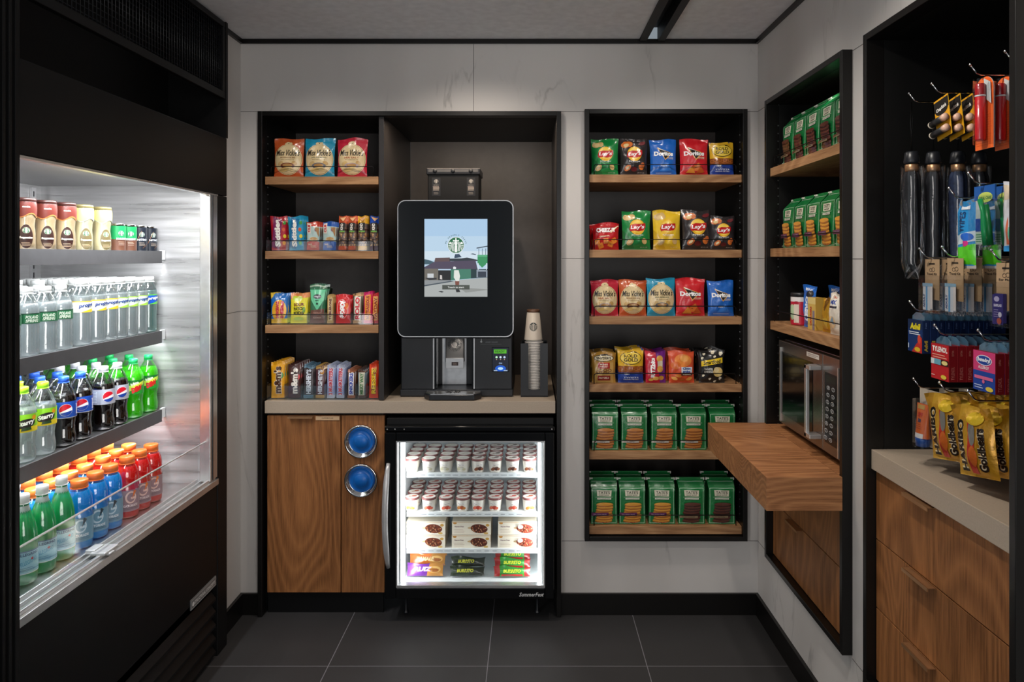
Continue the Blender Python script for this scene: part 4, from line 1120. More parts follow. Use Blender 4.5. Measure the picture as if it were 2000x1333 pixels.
def a_smart(w, h):
    A = Art().rect(-w/2, 0, w/2, h, '#171617')
    for x, y, s in ((-.3, .88, .06), (.05, .92, .07), (.34, .88, .07), (-.38, .75, .05), (.1, .8, .05), (-.1, .12, .05), (.3, .14, .06), (-.36, .22, .05), (.1, .05, .05)):
        A.ell(x*w, y*h, w*s, w*s*.8, '#e9dfc4', 10, rot=x*5); A.ell(x*w+w*s*.6, y*h+w*s*.3, w*s*.7, w*s*.6, '#f3ecd6', 9)
    A.poly([(-w*.42, h*.50), (w*.42, h*.62), (w*.42, h*.78), (-w*.42, h*.66)], '#f0cc1e'); A.text('Smartfood', 0, h*.64, w*.70, h*.12, '#1a1815', rot=.13, bold=.03, shear=.2)
    A.text('WHITE', -w*.16, h*.42, w*.32, h*.06, '#eeeae0'); A.text('CHEDDAR', -w*.14, h*.34, w*.36, h*.06, '#eeeae0')
    A.ell(w*.22, h*.34, w*.2, h*.15, '#e2c277', 18); A.ell(w*.16, h*.40, w*.11, h*.09, '#f0dca4', 12); A.ell(w*.3, h*.28, w*.10, h*.07, '#eed48f', 12)
    return A

bw, bh_ = .134, .172
bag('mv_orange', bw, bh_, .05, a_mv(bw, bh_, '#c4572a', 'SMOKEHOUSE BBQ', '#9a6a3c', '#7c3a26'), back='#c4572a')
bag('mv_blue', bw, bh_, .05, a_mv(bw, bh_, '#1a93b8', 'JALAPENO', '#54604a', '#6e6f78'), back='#1a93b8')
bag('mv_red', bw, bh_, .05, a_mv(bw, bh_, '#c3263d', 'SEA SALT', '#b0582c', '#b8a1a1'), back='#c3263d')
lw_, lh = .122, .162
bag('lays_green', lw_, lh, .048, a_lays(lw_, lh, '#17843f', 'Sour Cream & Onion', shade='#0f6c33'), back='#17843f')
bag('lays_black', lw_, lh, .048, a_lays_blk(lw_, lh), back='#2a2426')
bag('lays_yellow', lw_, lh+.008, .048, a_lays(lw_, lh+.008, '#e9c12c', 'Classic', shade='#d7ab22'), back='#e9c12c')
bag('dor_blue', lw_, lh, .048, a_dor(lw_, lh, '#1b66c4', '#20242e', 'COOL RANCH'), back='#1b66c4')
bag('dor_red', lw_+.008, lh+.004, .048, a_dor(lw_+.008, lh+.004, '#cf1f2a', '#2a1a1a', 'NACHO CHEESE'), back='#cf1f2a')
bag('rold', .108, .146, .042, a_rold(.108, .146), name='pretzel_bag', cat='pretzel bag', back='#1b3f9c')
bag('rold_big', .124, .158, .045, a_rold(.124, .158), name='pretzel_bag', cat='pretzel bag', back='#1b3f9c')
bag('cheez', .118, .118, .04, a_cheez(.118, .118), name='cracker_bag', cat='cracker bag', back='#a30f17')
bag('snyder', .108, .135, .042, a_sny(.108, .135), name='pretzel_bag', cat='pretzel bag', back='#8d6a2c')
bag('ritz', .092, .138, .038, a_ritz(.092, .138), name='cracker_bag', cat='cracker bag', back='#76218a')
bag('chex', .118, .142, .042, a_chex(.118, .142), name='snack_mix_bag', cat='snack bag', back='#c4482a')
bag('smart', .118, .146, .045, a_smart(.118, .146), name='popcorn_bag', cat='popcorn bag', back='#171617')

# --- cookie bags: gusseted, folded top with tin tie
def cookie_bag(key, kind, w=.116, h=.196, d=.07):
    g = '#15733a'
    A = Art().rect(-w/2, 0, w/2, h, g)
    A.frame(-w*.46, h*.02, w*.46, h*.80, .0013, '#cfe3cf'); A.rect(-w*.46, h*.925, w*.46, h*.931, '#cfe3cf')
    A.poly([(-w*.27, h*.625), (w*.27, h*.62), (w*.29, h*.75), (-w*.29, h*.755)], '#ded9c2')
    A.text("TATE'S", 0, h*.705, w*.44, h*.062, '#26301f', bold=.02); A.text('BAKE SHOP', 0, h*.650, w*.40, h*.024, '#3d5237', bold=.02)
    A.rect(-w*.34, h*.60, w*.34, h*.610, '#9cc39c'); A.rect(-w*.27, h*.555, w*.27, h*.592, '#e1dfcf')
    A.text({'cc': 'CHOCOLATE CHIP', 'pp': 'CHOCOLATE CHIP', 'dk': 'DOUBLE CHOCOLATE'}[kind]+' COOKIES', 0, h*.573, w*.48, h*.015, '#4b5a44')
    ck = {'cc': ('#c57f3c', '#8e4f22', '#4a2412'), 'pp': ('#dc9a3c', '#a8642a', '#4f2614'), 'dk': ('#5e3428', '#3a1d18', '#241010')}[kind]
    rnd = random.Random(len(key)*7)
    n = 7
    for i in range(n):
        v = h*(.085+.062*i); cx_ = rnd.uniform(-.03, .03)*w
        A.ell(cx_, v-.003, w*.33, h*.042, ck[1], 22); A.ell(cx_, v+.001, w*.325, h*.036, ck[0], 22)
        for k in range(3 if i < n-1 else 7): A.ell(cx_+rnd.uniform(-.22, .22)*w, v+rnd.uniform(-.010, .006)*(1 if i < n-1 else 1), w*.022, h*.007, ck[2], 7, rot=rnd.random(), layer=999 if False else 14+2*i)
    if kind == 'pp': A.rect(-w/2, h*.20, w*.16, h*.275, '#5c2350'); A.text('GLUTEN FREE', -w*.17, h*.237, w*.5, h*.025, '#b998b4')
    elif kind == 'cc': A.rect(-w/2, h*.175, w*.16, h*.212, '#cfc6bb'); A.text('CRISPY', -w*.2, h*.193, w*.4, h*.018, '#6c4a44')
    else: A.rect(-w/2+.002, h*.155, w*.22, h*.200, '#8d7a5c'); A.text('CRISPY COOKIES', -w*.15, h*.178, w*.5, h*.018, '#3b241c')
    A.text('NET WT 7 OZ', -w*.2, h*.042, w*.3, h*.014, '#cfe3cf')
    mb, surf = gusset_mesh(w, h, d, A, g, seed=len(key)*3)
    root = empty('cookie_bag'); tag(root, 'cookie bag', 'cookie bag')
    mb.build('bag_film', 'gloss', root)
    b = MB(); p = Vector(surf(0, h))
    b.box(-w/2*1.0, w/2*1.0, p.y-.003, p.y+.004, p.z-.013, p.z+.001, 0, c(g))
    b.build('folded_top', 'gloss', root)
    for sx in (-1, 1):
        e = MB().box(sx*w/2*.985-sx*.010, sx*w/2*.985+sx*.006, p.y-.0045, p.y+.0045, p.z-.010, p.z, 0, c('#d9d8cf')); e.build('tin_tie_end', 'card', root)
    PROTO[key] = root
cookie_bag('tate_cc', 'cc'); cookie_bag('tate_pp', 'pp'); cookie_bag('tate_dk', 'dk')

# --- candy
def vtext(A, t, cu, cv, length, th, col, up=True, **k): return A.text(t, cu, cv, length, th, col, rot=PI/2 if up else -PI/2, **k)
def wr(w, h, base): return Art().rect(-w/2, 0, w/2, h, base)
def fin(A, w, h, col, n=10):
    L = len(A.sh)
    for v in (h*.02, h*.955):
        for i in range(n): A.rect(-w/2+w*i/n, v, -w/2+w*(i+.35)/n, v+h*.028, col, layer=L)
    return A
def bar(key, w, h, d, A, name='candy_bar', cat='candy bar', mat='gloss', back='#555555', **k):
    k.setdefault('gu', .004); k.setdefault('gv', .006); k.setdefault('crimp', .085); k.setdefault('wr', .7)
    return bag(key, w, h, d, A, name, cat, mat, back=back, **k)
# skittles
for key, base, hue, s2 in (('skit_red', '#b0162c', '#e9972a', '#7a1d5a'), ('skit_blue', '#1c93bd', '#63b04a', '#1471a8')):
    w, h = .088, .150
    A = wr(w, h, base); A.poly([(-w*.5, h*.1), (-w*.05, h*.02), (w*.2, h*.9), (-w*.3, h)], s2)
    for i, q_ in enumerate((hue, '#e8d23a', '#d6532a', '#3f9c3a')): A.ell(w*(.26+.06*(i % 2)), h*(.2+.2*i), w*.10, w*.10, q_, 14)
    vtext(A, 'Skittles', -w*.12, h*.50, h*.80, w*.34, '#f6f3ec', bold=.06); bar(key, w, h, .03, A, 'candy_bag', 'candy bag', back=base)
# energy bars
for key, base, txtc in (('clif_red', '#c4412f', '#c63a3a'), ('clif_blue', '#1b59b4', '#c63a3a')):
    w, h = .066, .125
    A = wr(w, h, '#b9d4d2'); A.poly([(-w/2, h*.86), (w/2, h*.82), (w/2, h), (-w/2, h)], base); A.poly([(-w/2, 0), (w/2, 0), (w/2, h*.28), (0, h*.34), (-w/2, h*.28)], base)
    A.ell(w*.05, h*.38, w*.34, h*.08, '#d8c19a', 20); A.ell(w*.05, h*.40, w*.26, h*.05, '#c39a62', 18); A.ell(w*.2, h*.72, w*.09, h*.07, '#8f5a68', 12); A.poly([(w*.1, h*.8), (w*.45, h*.45), (w*.45, h*.8)], '#a87c4e')
    A.rect(-w*.46, h*.58, -w*.18, h*.96, '#e8dcd2'); vtext(A, 'CLIF', -w*.32, h*.77, h*.30, w*.20, txtc, bold=.06)
    A.text('BAR', -w*.2, h*.2, w*.3, h*.05, '#f2dfc0'); A.lines(-w*.2, w*.3, h*.14, 2, h*.04, .0018, '#eed8b4')
    bar(key, w, h, .024, A, 'energy_bar', 'energy bar', back=base)
# nut bars in clear film
for key, base in (('kind_orange', '#d5582a'), ('kind_yellow', '#e6ab1c'), ('kind_blue', '#1450c0')):
    w, h = .040, .150
    A = wr(w, h, '#6b5a56'); A.rect(-w/2, h*.78, w/2, h, base); A.rect(-w/2, 0, w/2, h*.12, base if base != '#1450c0' else '#5c3b4c')
    rnd = random.Random(5)
    for i in range(26): A.ell(rnd.uniform(-.42, .42)*w, rnd.uniform(.14, .66)*h, w*rnd.uniform(.08, .16), w*rnd.uniform(.07, .12), ('#9c6a40', '#c9a070', '#4b2f24', '#b98a5c')[i % 4], 9, rot=rnd.random()*3, layer=4)
    A.rect(-w*.36, h*.56, w*.36, h*.80, '#1f1c1d'); vtext(A, 'KIND', -w*.05, h*.68, h*.2, w*.34, '#ece6de', bold=.04); A.rect(-w*.36, h*.52, w*.36, h*.56, '#6fa84a')
    A.poly([(-w*.4, h*.97), (w*.1, h*.84), (w*.44, h*.95)], '#f0b880')
    bar(key, w, h, .020, A, 'nut_bar', 'nut bar', back=base)
# bars with names up the side
def vbar(key, w, h, d, base, name, txt, col, band=None, ends=None, outl=None, th=.5, ln=.74, mat='gloss', italic=0, extra=None, up=True):
    A = wr(w, h, base)
    if band: A.rect(-w*.34, h*.10, w*.34, h*.90, band)
    if ends: A.rect(-w/2, 0, w/2, h*.10, ends); A.rect(-w/2, h*.90, w/2, h, ends)
    if extra: extra(A, w, h)
    if outl: vtext(A, txt, w*.0+.0007, h*.5-.0006, h*ln*1.02, w*th*1.1, outl, bold=.11, shear=italic, up=up)
    vtext(A, txt, 0, h*.5, h*ln, w*th, col, bold=.05, shear=italic, up=up)
    fin(A, w, h, base)
    return bar(key, w, h, d, A, name, 'candy bar' if 'bar' in name else 'candy pack', mat, back=base)
def mmx(dot):
    def f(A, w, h): A.ell(w*.22, h*.62, w*.22, w*.22, dot, 16); A.ell(w*.26, h*.66, w*.05, w*.05, '#ffffff', 8)
    return f
vbar('mm_yellow', .066, .150, .026, '#e9a51c', 'candy_pack', "m&m's", '#4a2a1a', outl='#e8dcc8', th=.55, extra=mmx('#3f8a2a'))
vbar('mm_brown', .062, .140, .026, '#4a2a26', 'candy_pack', "m&m's", '#e9e2d8', outl='#20100e', th=.55, extra=mmx('#c81f2a'))
vbar('hersh1', .050, .145, .018, '#3c3438', 'chocolate_bar', "HERSHEY'S", '#cfd6e0', ends='#5d7f92', th=.5)
vbar('hersh2', .050, .142, .018, '#4f2630', 'chocolate_bar', "HERSHEY'S", '#cfd3de', ends='#b9914a', th=.5, extra=lambda A, w, h: A.ell(w*.2, h*.8, w*.22, h*.08, '#b9843f', 14))
vbar('musk', .040, .145, .022, '#9aa6d0', 'chocolate_bar', '3 MUSKETEERS', '#c0203a', ends='#b7bcc8', outl='#eceaf2', th=.48, ln=.8)
vbar('snick', .038, .125, .022, '#5a3424', 'chocolate_bar', 'SNICKERS', '#2340a8', band='#e9e6ea', th=.46, ends='#a8674a')
vbar('milky', .038, .125, .022, '#6c7f86', 'chocolate_bar', 'MILKY WAY', '#3f7a3a', band='#c8c4b0', th=.42, ends='#5a3a2c')
vbar('reese', .048, .148, .026, '#e2421c', 'chocolate_bar', "REESE'S", '#e8c21e', outl='#5a2d12', th=.50, extra=lambda A, w, h: (A.rect(-w*.3, h*.74, w*.3, h*.9, '#f0a24a'), A.ell(0, h*.82, w*.2, h*.04, '#6b3a1c', 14)))
vbar('twix', .044, .138, .022, '#d62a5e', 'candy_bar', 'NUTRAGEOUS', '#a8301c', band='#f09a2c', th=.42, ends='#d62a6e')
vbar('whatch', .042, .132, .022, '#d9382c', 'candy_bar', 'PAYDAY', '#a8401c', band='#f0b04a', th=.5, ends='#c8202c')
vbar('twizz', .044, .132, .024, '#5f5a48', 'candy_bar', 'ROLO', '#d8283c', band='#e6dfd2', th=.5, ends='#cfa070')
w, h = .088, .125
A = wr(w, h, '#cf1a20'); A.ell(-w*.05, h*.5, w*.36, h*.34, '#f0d9cf', 24, rot=.2); A.ell(-w*.05, h*.5, w*.34, h*.325, '#d8201f', 24, rot=.2); A.ell(w*.25, h*.6, w*.12, h*.12, '#e8772a', 14)
vtext(A, 'KitKat', -w*.05, h*.49, h*.60, w*.34, '#ffffff', bold=.07, shear=.2, up=False); bar('kitkat', w, h, .022, A, 'candy_bag', 'candy bag', back='#cf1a20')
w, h = .092, .132
A = wr(w, h, '#1c6cb8'); A.ell(0, h*.42, w*.44, h*.36, '#eeb22a', 26); A.poly([(-w/2, h), (-w/2, h*.8), (-w*.2, h)], '#e8c23a'); A.poly([(-w/2, 0), (w/2, 0), (w/2, h*.16), (-w/2, h*.14)], '#eebb2a')
for i, t_ in enumerate(('SWEDISH', 'FISH')): vtext(A, t_, -w*.1+w*.28*i, h*.45, h*.56, w*.2, '#c3244a', bold=.07, up=False)
bar('swed', w, h, .028, A, 'candy_bag', 'candy bag', back='#1c6cb8')
A = wr(w, h, '#e3d72c'); A.poly([(-w/2, h*.8), (w/2, h*.86), (w/2, h), (-w/2, h)], '#df8a4a'); A.ell(-w*.1, h*.84, w*.3, h*.1, '#b9cc2c', 18)
for i, t_ in enumerate(('SOUR', 'PATCH', 'KIDS')): A.text(t_, 0, h*(.62-.14*i), w*.62, h*.11, '#4a4a12' if i else '#7a3a12', bold=.06, rot=.05)
A.ell(0, h*.15, w*.3, h*.06, '#bcd23a', 16); A.ell(w*.3, h*.45, w*.08, h*.1, '#6a9a2a', 12)
bar('sour', w, h, .028, A, 'candy_bag', 'candy bag', back='#e3d72c')
w, h = .088, .172
A = wr(w, h, '#2a6a48'); A.poly([(-w/2, h*.86), (w/2, h*.86), (w*.44, h*.6), (0, h*.32), (-w*.44, h*.6)], '#6fcf9f'); A.poly([(-w*.45, h*.33), (w*.45, h*.37), (w/2, 0), (-w/2, 0)], '#6d463a')
A.ell(0, h*.68, w*.26, h*.06, '#3a3f44', 18); A.text('GHIRARDELLI', 0, h*.68, w*.46, h*.035, '#e6e8ea'); A.text('MINT', 0, h*.58, w*.24, h*.03, '#2d4b40'); A.ell(0, h*.5, w*.08, h*.03, '#1d3a30', 10)
A.text('CHOCOLATE', 0, h*.26, w*.56, h*.05, '#b98c7a'); A.text('SQUARES', 0, h*.14, w*.56, h*.045, '#c4a090'); A.rect(-w/2, h*.93, w/2, h*.97, '#a8c0a8')
bar('ghir', w, h, .03, A, 'candy_bag', 'candy bag', back='#1d4030')
A = wr(.10, .150, '#22301f'); A.ell(0, .07, .03, .02, '#c9b45a', 16); A.text('CARAMEL', 0, .11, .06, .010, '#c8c08a'); bar('ghir2', .10, .150, .028, A, 'candy_bag', 'candy bag', back='#22301f')
vbar('gold', .036, .125, .018, '#b08a50', 'chocolate_bar', 'TOBLERONE', '#5a1f1c', band='#d8c08a', th=.4, ends='#c8a468')

# --- ice cream cups, boxes, frozen burritos
def ice_cup(key, accent, food):
    root = empty('ice_cream_cup'); tag(root, 'cup', 'ice cream cup')
    b = MB(); b.lathe([(.0245, 0), (.0255, .002), (.0300, .052), (.0300, .053)], 22, col=c('#e3ddd2'))
    A = Art().rect(-.094, .006, .094, .05, '#e9e4da'); A.ell(-.012, .017, .013, .007, accent, 12, rot=.4); A.ell(.004, .019, .010, .009, food, 12); A.ell(.014, .016, .008, .006, accent, 10)
    A.rect(-.016, .031, .016, .040, '#f4f1ea'); A.text('Haagen-Dazs', 0, .0355, .027, .005, '#5b2a36', bold=.02); A.lines(-.014, .014, .028, 2, .003, .0009, '#a08a80')
    cyl_art(b, A, lambda z: .0253+.0047*z/.052, .188, .004, .052, seg=.008)
    b.build('cup_wall', 'card', root)
    b = MB(); b.lathe([(.0300, .0515), (.0325, .052), (.0325, .060), (.0310, .0615), (.029, .0605), (.0005, .0605)], 22, col=c('#7c4a48'))
    A = Art(); A.ell(0, 0, .0285, .0285, '#e4dcd3', 22); A.ell(.008, .006, .012, .009, food, 12, rot=.5); A.ell(-.008, -.004, .008, .004, accent, 10); A.text('Haagen-Dazs', -.002, -.014, .026, .005, '#6a3340')
    A.put(b, lambda u_, v_, o_=0: (u_, v_, .0606+o_), (-.04, .04, -.04, .04), 0, 0)
    b.build('lid', 'card', root)
    PROTO[key] = root
ice_cup('ice_vanilla', '#cfc7a8', '#d8d4c8'); ice_cup('ice_choc', '#8a5236', '#4c2a20'); ice_cup('ice_straw', '#d86a50', '#c0402e'); ice_cup('ice_carm', '#c07a3a', '#b5532a')
for key, dk in (('box_a', '#6e3320'), ('box_b', '#5a2618'), ('box_c', '#8c3526')):
    w, h = .170, .058
    A = Art().rect(-w/2, 0, w/2, h, '#e9e1d0'); A.ell(w*.02, h*.5, w*.12, h*.08, '#c9a878', 14); A.poly([(-w*.05, h*.60), (w*.20, h*.55), (w*.2, h*.4), (-w*.05, h*.5)], '#d8bb8c')
    A.ell(w*.20, h*.45, w*.22, h*.34, dk, 22, rot=-.1); rnd = random.Random(3)
    for i in range(26):
        a_ = rnd.random()*6.28; r_ = rnd.random()**.5
        A.ell(w*.20+w*.19*r_*math.cos(a_), h*.45+h*.29*r_*math.sin(a_), .0035, .0024, ('#c9936a', '#3c1a10', '#a8623c')[i % 3], 7, rot=a_, layer=9)
    if key == 'box_c': A.ell(w*.08, h*.62, w*.07, h*.16, '#efe7da', 16)
    A.ell(-w*.42, h*.9, w*.05, h*.08, '#c48a3a', 10); A.ell(w*.42, h*.75, w*.05, h*.1, '#c89a4a', 10); A.ell(w*.38, h*.15, w*.06, h*.08, '#d0aa62', 10)
    A.text('Haagen-Dazs', -w*.31, h*.64, w*.24, h*.13, '#5b2a36', bold=.03); A.lines(-w*.45, -w*.16, h*.42, 3, h*.11, .0013, '#b79f8e')
    A.rect(-w/2, h*.96, w/2, h, '#c8a880')
    root = box_mesh(w, h, .09, A, '#d9cdb8'); reg(key, 'ice_cream_box', root, 'card', 'ice cream box')
for key, base, txt, tc_, w, h in (('bur_purple', '#6a2a8c', 'RUIZ', '#e8c8e8', .165, .052), ('bur_orange', '#d2722c', 'TAMALE', '#f2d8a0', .165, .052), ('bur_black', '#26331f', 'BURRITO', '#d8d83a', .155, .040), ('bur_green', '#2f8a2e', 'BURRITO', '#d8e23a', .165, .040)):
    A = wr(w, h, base); A.poly([(w*.05, 0), (w/2, 0), (w/2, h), (w*.12, h)], '#c98a3c' if key != 'bur_black' else '#1e2418')
    if key == 'bur_green': A.rect(-w/2, 0, -w*.34, h, '#a82020'); A.rect(w*.34, 0, w/2, h, '#a82020'); A.rect(-w*.34, 0, w*.34, h, '#2f8a2e'); A.rect(-w*.3, h*.02, w*.3, h*.2, '#c41e1e')
    if key in ('bur_purple', 'bur_orange'): A.ell(w*.26, h*.5, w*.18, h*.26, '#e3b364', 16); A.ell(w*.26, h*.44, w*.13, h*.15, '#a8622c', 14)
    A.text(txt, -w*.06 if key != 'bur_green' else 0, h*.52, w*.5, h*.36, tc_, bold=.05, shear=.15)
    mb = bag_mesh(w, h, .022, A, len(key), base, gu=.008, gv=.006, crimp=.02)
    reg(key, 'frozen_burrito', mb, 'gloss', 'frozen burrito')

# ================================================================ bottles and cans
M['liq_cola'] = liquid('cola', c('#120807'), .08, tr=.02)
M['liq_dew'] = liquid('green_soda', c('#52f012'), .12, tr=.4)
M['liq_blue'] = liquid('blue_sports_drink', c('#18b4ff'), .12, tr=.3)
M['liq_red'] = liquid('red_sports_drink', c('#fb2222'), .12, tr=.3)
M['cream'] = liquid('milk_coffee', c('#cdb692'), .15, tr=.15)
M['cream2'] = liquid('vanilla_coffee', c('#d8cda6'), .15, tr=.15)
M['greenpet'] = clear('green_bottle_plastic', (.3, .85, .5), .3, .5, (.04, .62, .26))
M['tintwater'] = clear('tinted_water', (.86, .95, .95), .2, .45, (.45, .72, .68))
def bottle(key, prof, liqmat, fill, cap, label, capcol, name='drink_bottle', cat='bottle', shell='pet', inset=.0012):
    """prof: (r,z) outline; cap (r,z0,z1); label (z0,z1,art)"""
    root = empty(name); tag(root, 'bottle', cat)
    if key[:3] in ('pro', 'gat'): prof = [(r_*(.922 if key[0] == 'p' else .955), z_) for r_, z_ in prof]
    MB().lathe([(max(.001, prof[0][0]*.6), .004)]+prof, 22).build('bottle_body', shell, root)
    if liqmat:
        lp = [(max(.0008, r-inset), max(z, .003)) for r, z in prof if z < fill]
        rf = [(r, z) for r, z in prof]
        for (r0, z0), (r1, z1) in zip(rf[:-1], rf[1:]):
            if z0 <= fill <= z1: lp.append((r0+(r1-r0)*(fill-z0)/(z1-z0)-inset, fill)); break
        MB().lathe(lp, 22).build('drink', liqmat, root)
    r, z0, z1 = cap
    b = MB(); b.lathe([(r, z0), (r, z1-.002), (r-.002, z1), (.0005, z1)], 22, col=c(capcol)); b.lathe([(r+.0008, z0-.003), (r+.0008, z0-.0008)], 22, col=c(capcol))
    b.build('cap', 'plastic', root)
    if label:
        z0, z1, A = label
        def rf_(z):
            for (ra, za), (rb, zb_) in zip(prof[:-1], prof[1:]):
                if za <= z <= zb_: return ra+(rb-ra)*(z-za)/max(1e-6, zb_-za)+.0006
            return prof[-1][0]
        b = MB(); r0 = rf_((z0+z1)/2)
        def surf(u_, v_, o=0):
            a = u_/r0; rr = rf_(v_)+o
            return (rr*math.sin(a), -rr*math.cos(a), v_)
        A.put(b, surf, (-PI*r0, PI*r0, z0, z1), .0055, .008, 0, eps=.00015)
        b.build('label', 'label', root)
    PROTO[key] = root
# still water, green band
wp = [(.028, 0), (.0315, .005), (.0318, .015), (.0300, .020), (.0318, .026), (.0300, .034), (.0318, .041), (.0300, .050), (.0318, .058), (.0303, .068), (.0318, .078), (.0305, .088), (.0315, .093), (.0315, .122), (.0305, .126), (.0318, .130), (.0305, .140), (.024, .158), (.0165, .172), (.013, .178), (.013, .19)]
A = Art().rect(-.12, .093, .12, .122, '#1c5a38'); A.rect(-.12, .119, .12, .122, '#123d27'); A.rect(-.02, .094, .022, .119, '#2a7048'); A.text('POLAND', .001, .1115, .034, .009, '#cfdccb', bold=.04, shear=.2); A.text('SPRING', .001, .101, .034, .009, '#cfdccb', bold=.04, shear=.2); A.lines(-.07, -.03, .115, 5, .004, .001, '#8fb09a'); A.lines(.05, .09, .115, 5, .004, .001, '#8fb09a')
bottle('water', wp, 'water', .150, (.0155, .180, .196), (.093, .122, A), '#eef0ef', 'water_bottle')
pp_ = [(.027, 0), (.031, .006), (.0325, .02), (.0315, .06), (.0325, .1), (.0325, .142), (.0322, .155), (.027, .172), (.0185, .186), (.0165, .190), (.0165, .196)]
for key, a1, a2, lq in (('propel_yellow', '#dfe2dc', '#e8c22a', 'water'), ('propel_green', '#cfe0d0', '#9fd04a', 'water'), ('propel_blue', '#1450b8', '#5fc23a', 'tintwater')):
    A = Art().rect(-.12, .106, .12, .142, a1); A.poly([(-.015, .106), (.12, .106), (.12, .120), (.02, .116)], a2); A.rect(-.12, .106, -.055, .142, '#e7ebea' if key != 'propel_blue' else a1); A.rect(-.12, .139, .12, .142, a2)
    A.rect(-.1, .110, -.065, .136, '#c9d6e6'); A.lines(-.098, -.067, .133, 5, .0045, .001, '#8fa0b8'); A.text('propel', .006, .128, .048, .015, '#16387e' if key != 'propel_blue' else '#eef4fb', rot=.12, bold=.04, shear=.25)
    bottle(key, pp_, lq, .158, (.0195, .192, .209), (.106, .142, A), '#e9eceb', 'water_bottle')
# sodas
sp = [(.025, 0), (.031, .004), (.0335, .014), (.034, .030), (.031, .050), (.0305, .062), (.033, .078), (.0345, .090), (.0345, .138), (.0343, .144), (.033, .152), (.026, .172), (.017, .188), (.0135, .194), (.0135, .205)]
def a_star():
    A = Art().rect(-.12, .088, .12, .138, '#8fd02a'); A.poly([(-.12, .088), (.12, .088), (.12, .098), (0, .104), (-.12, .100)], '#ecd42a'); A.ell(.022, .127, .007, .007, '#f0a81e', 10)
    A.ell(0, .112, .025, .013, '#26221e', 20, rot=.15); A.text('Starry', .001, .113, .044, .017, '#f4f4ee', rot=.2, bold=.05, shear=.2); A.poly([(-.012, .092), (.014, .094), (.012, .102), (-.010, .100)], '#2c4a2a'); return A
def a_pep(base):
    A = Art().rect(-.12, .088, .12, .138, base); A.rect(-.12, .088, .12, .090, '#ffffff' if base[1] == '2' else '#c9ccd4')
    A.ell(0, .113, .0185, .0185, '#f2f2f4', 26); 
    A.ell(0, .113, .0175, .0175, '#c9142a', 26, a0=.45, a1=PI+.35); A.ell(0, .113, .0175, .0175, '#173f9a', 26, a0=PI+.55, a1=2*PI-.15)
    A.rect(-.052, .094, -.034, .132, '#dfe6f0'); A.lines(-.051, -.035, .129, 7, .005, .0012, '#7f93b8'); vtext(A, 'pepsi', .034, .113, .032, .010, '#eef2fb', bold=.04); return A
def a_dew():
    A = Art().rect(-.12, .088, .12, .138, '#1f9a2c'); A.poly([(-.12, .122), (.12, .130), (.12, .138), (-.12, .138)], '#0f6a24'); A.poly([(-.034, .094), (.03, .120), (.034, .134), (-.02, .12)], '#c8e84a')
    A.text('Mtn', -.004, .126, .026, .011, '#e6f2d8', rot=.35, bold=.05); A.text('DEW', .004, .107, .042, .020, '#c41e1e', rot=.35, bold=.1, shear=.3); return A
bottle('starry', sp, 'water', .150, (.0148, .196, .213), (.088, .138, a_star()), '#9fe02c', 'soda_bottle')
bottle('pepsi', sp, 'liq_cola', .156, (.0148, .196, .213), (.088, .138, a_pep('#1f50b4')), '#2f62cf', 'soda_bottle')
bottle('diet', sp, 'liq_cola', .156, (.0148, .196, .213), (.088, .138, a_pep('#b4bccb')), '#d4d8de', 'soda_bottle')
bottle('dew', sp, 'liq_dew', .170, (.0148, .196, .213), (.088, .138, a_dew()), '#25b463', 'soda_bottle')
# sparkling mineral water
mp_ = [(.026, 0), (.032, .005), (.0335, .02), (.0335, .118), (.0325, .135), (.027, .162), (.0185, .187), (.0145, .198), (.0135, .205), (.0135, .226)]
A = Art().rect(-.12, .032, .12, .092, '#a5d5e3'); A.rect(-.12, .032, .12, .034, '#e9eef0'); A.rect(-.12, .089, .12, .092, '#2e5a8c'); A.text('S.PELLEGRINO', 0, .083, .062, .0075, '#1e3f73', bold=.03)
A.text('S.PELLEGRINO', 0, .062, .05, .011, '#5fa8c8', rot=.25, shear=.2, bold=.02); A.poly([(.012+.005*math.cos(PI/2+k*PI/5)*(1 if k % 2 == 0 else .45), .07+.005*math.sin(PI/2+k*PI/5)*(1 if k % 2 == 0 else .45)) for k in range(10)], '#c8303c'); A.lines(-.02, .02, .048, 3, .004, .001, '#3f78a8'); A.rect(-.12, .042, .12, .043, '#3f78a8')
bottle('pelle', mp_, 'greenpet', .165, (.0155, .214, .236), (.032, .092, A), '#eef0ef', 'mineral_water_bottle', shell='greenpet')
b = MB(); A = Art(); A.ell(0, .138, .013, .015, '#8fa69a', 16); A.ring(0, .138, .013, .015, .001, '#cfd8d2', 16); A.text('SP', 0, .138, .011, .008, '#d8dedb')
A.put(b, lambda u_, v_, o_=0: ((.0335-(v_-.118)*.2)*math.sin(u_/.032), -(.0335-(v_-.118)*.2)*math.cos(u_/.032)-o_, v_), (-.02, .02, .118, .16), .005, .008)
b.build('neck_badge', 'label', PROTO['pelle'])
b = MB(); b.lathe([(.0185, .186), (.0150, .198), (.0145, .206)], 20, col=c('#b9c9c4')); b.build('neck_foil', 'label', PROTO['pelle'])
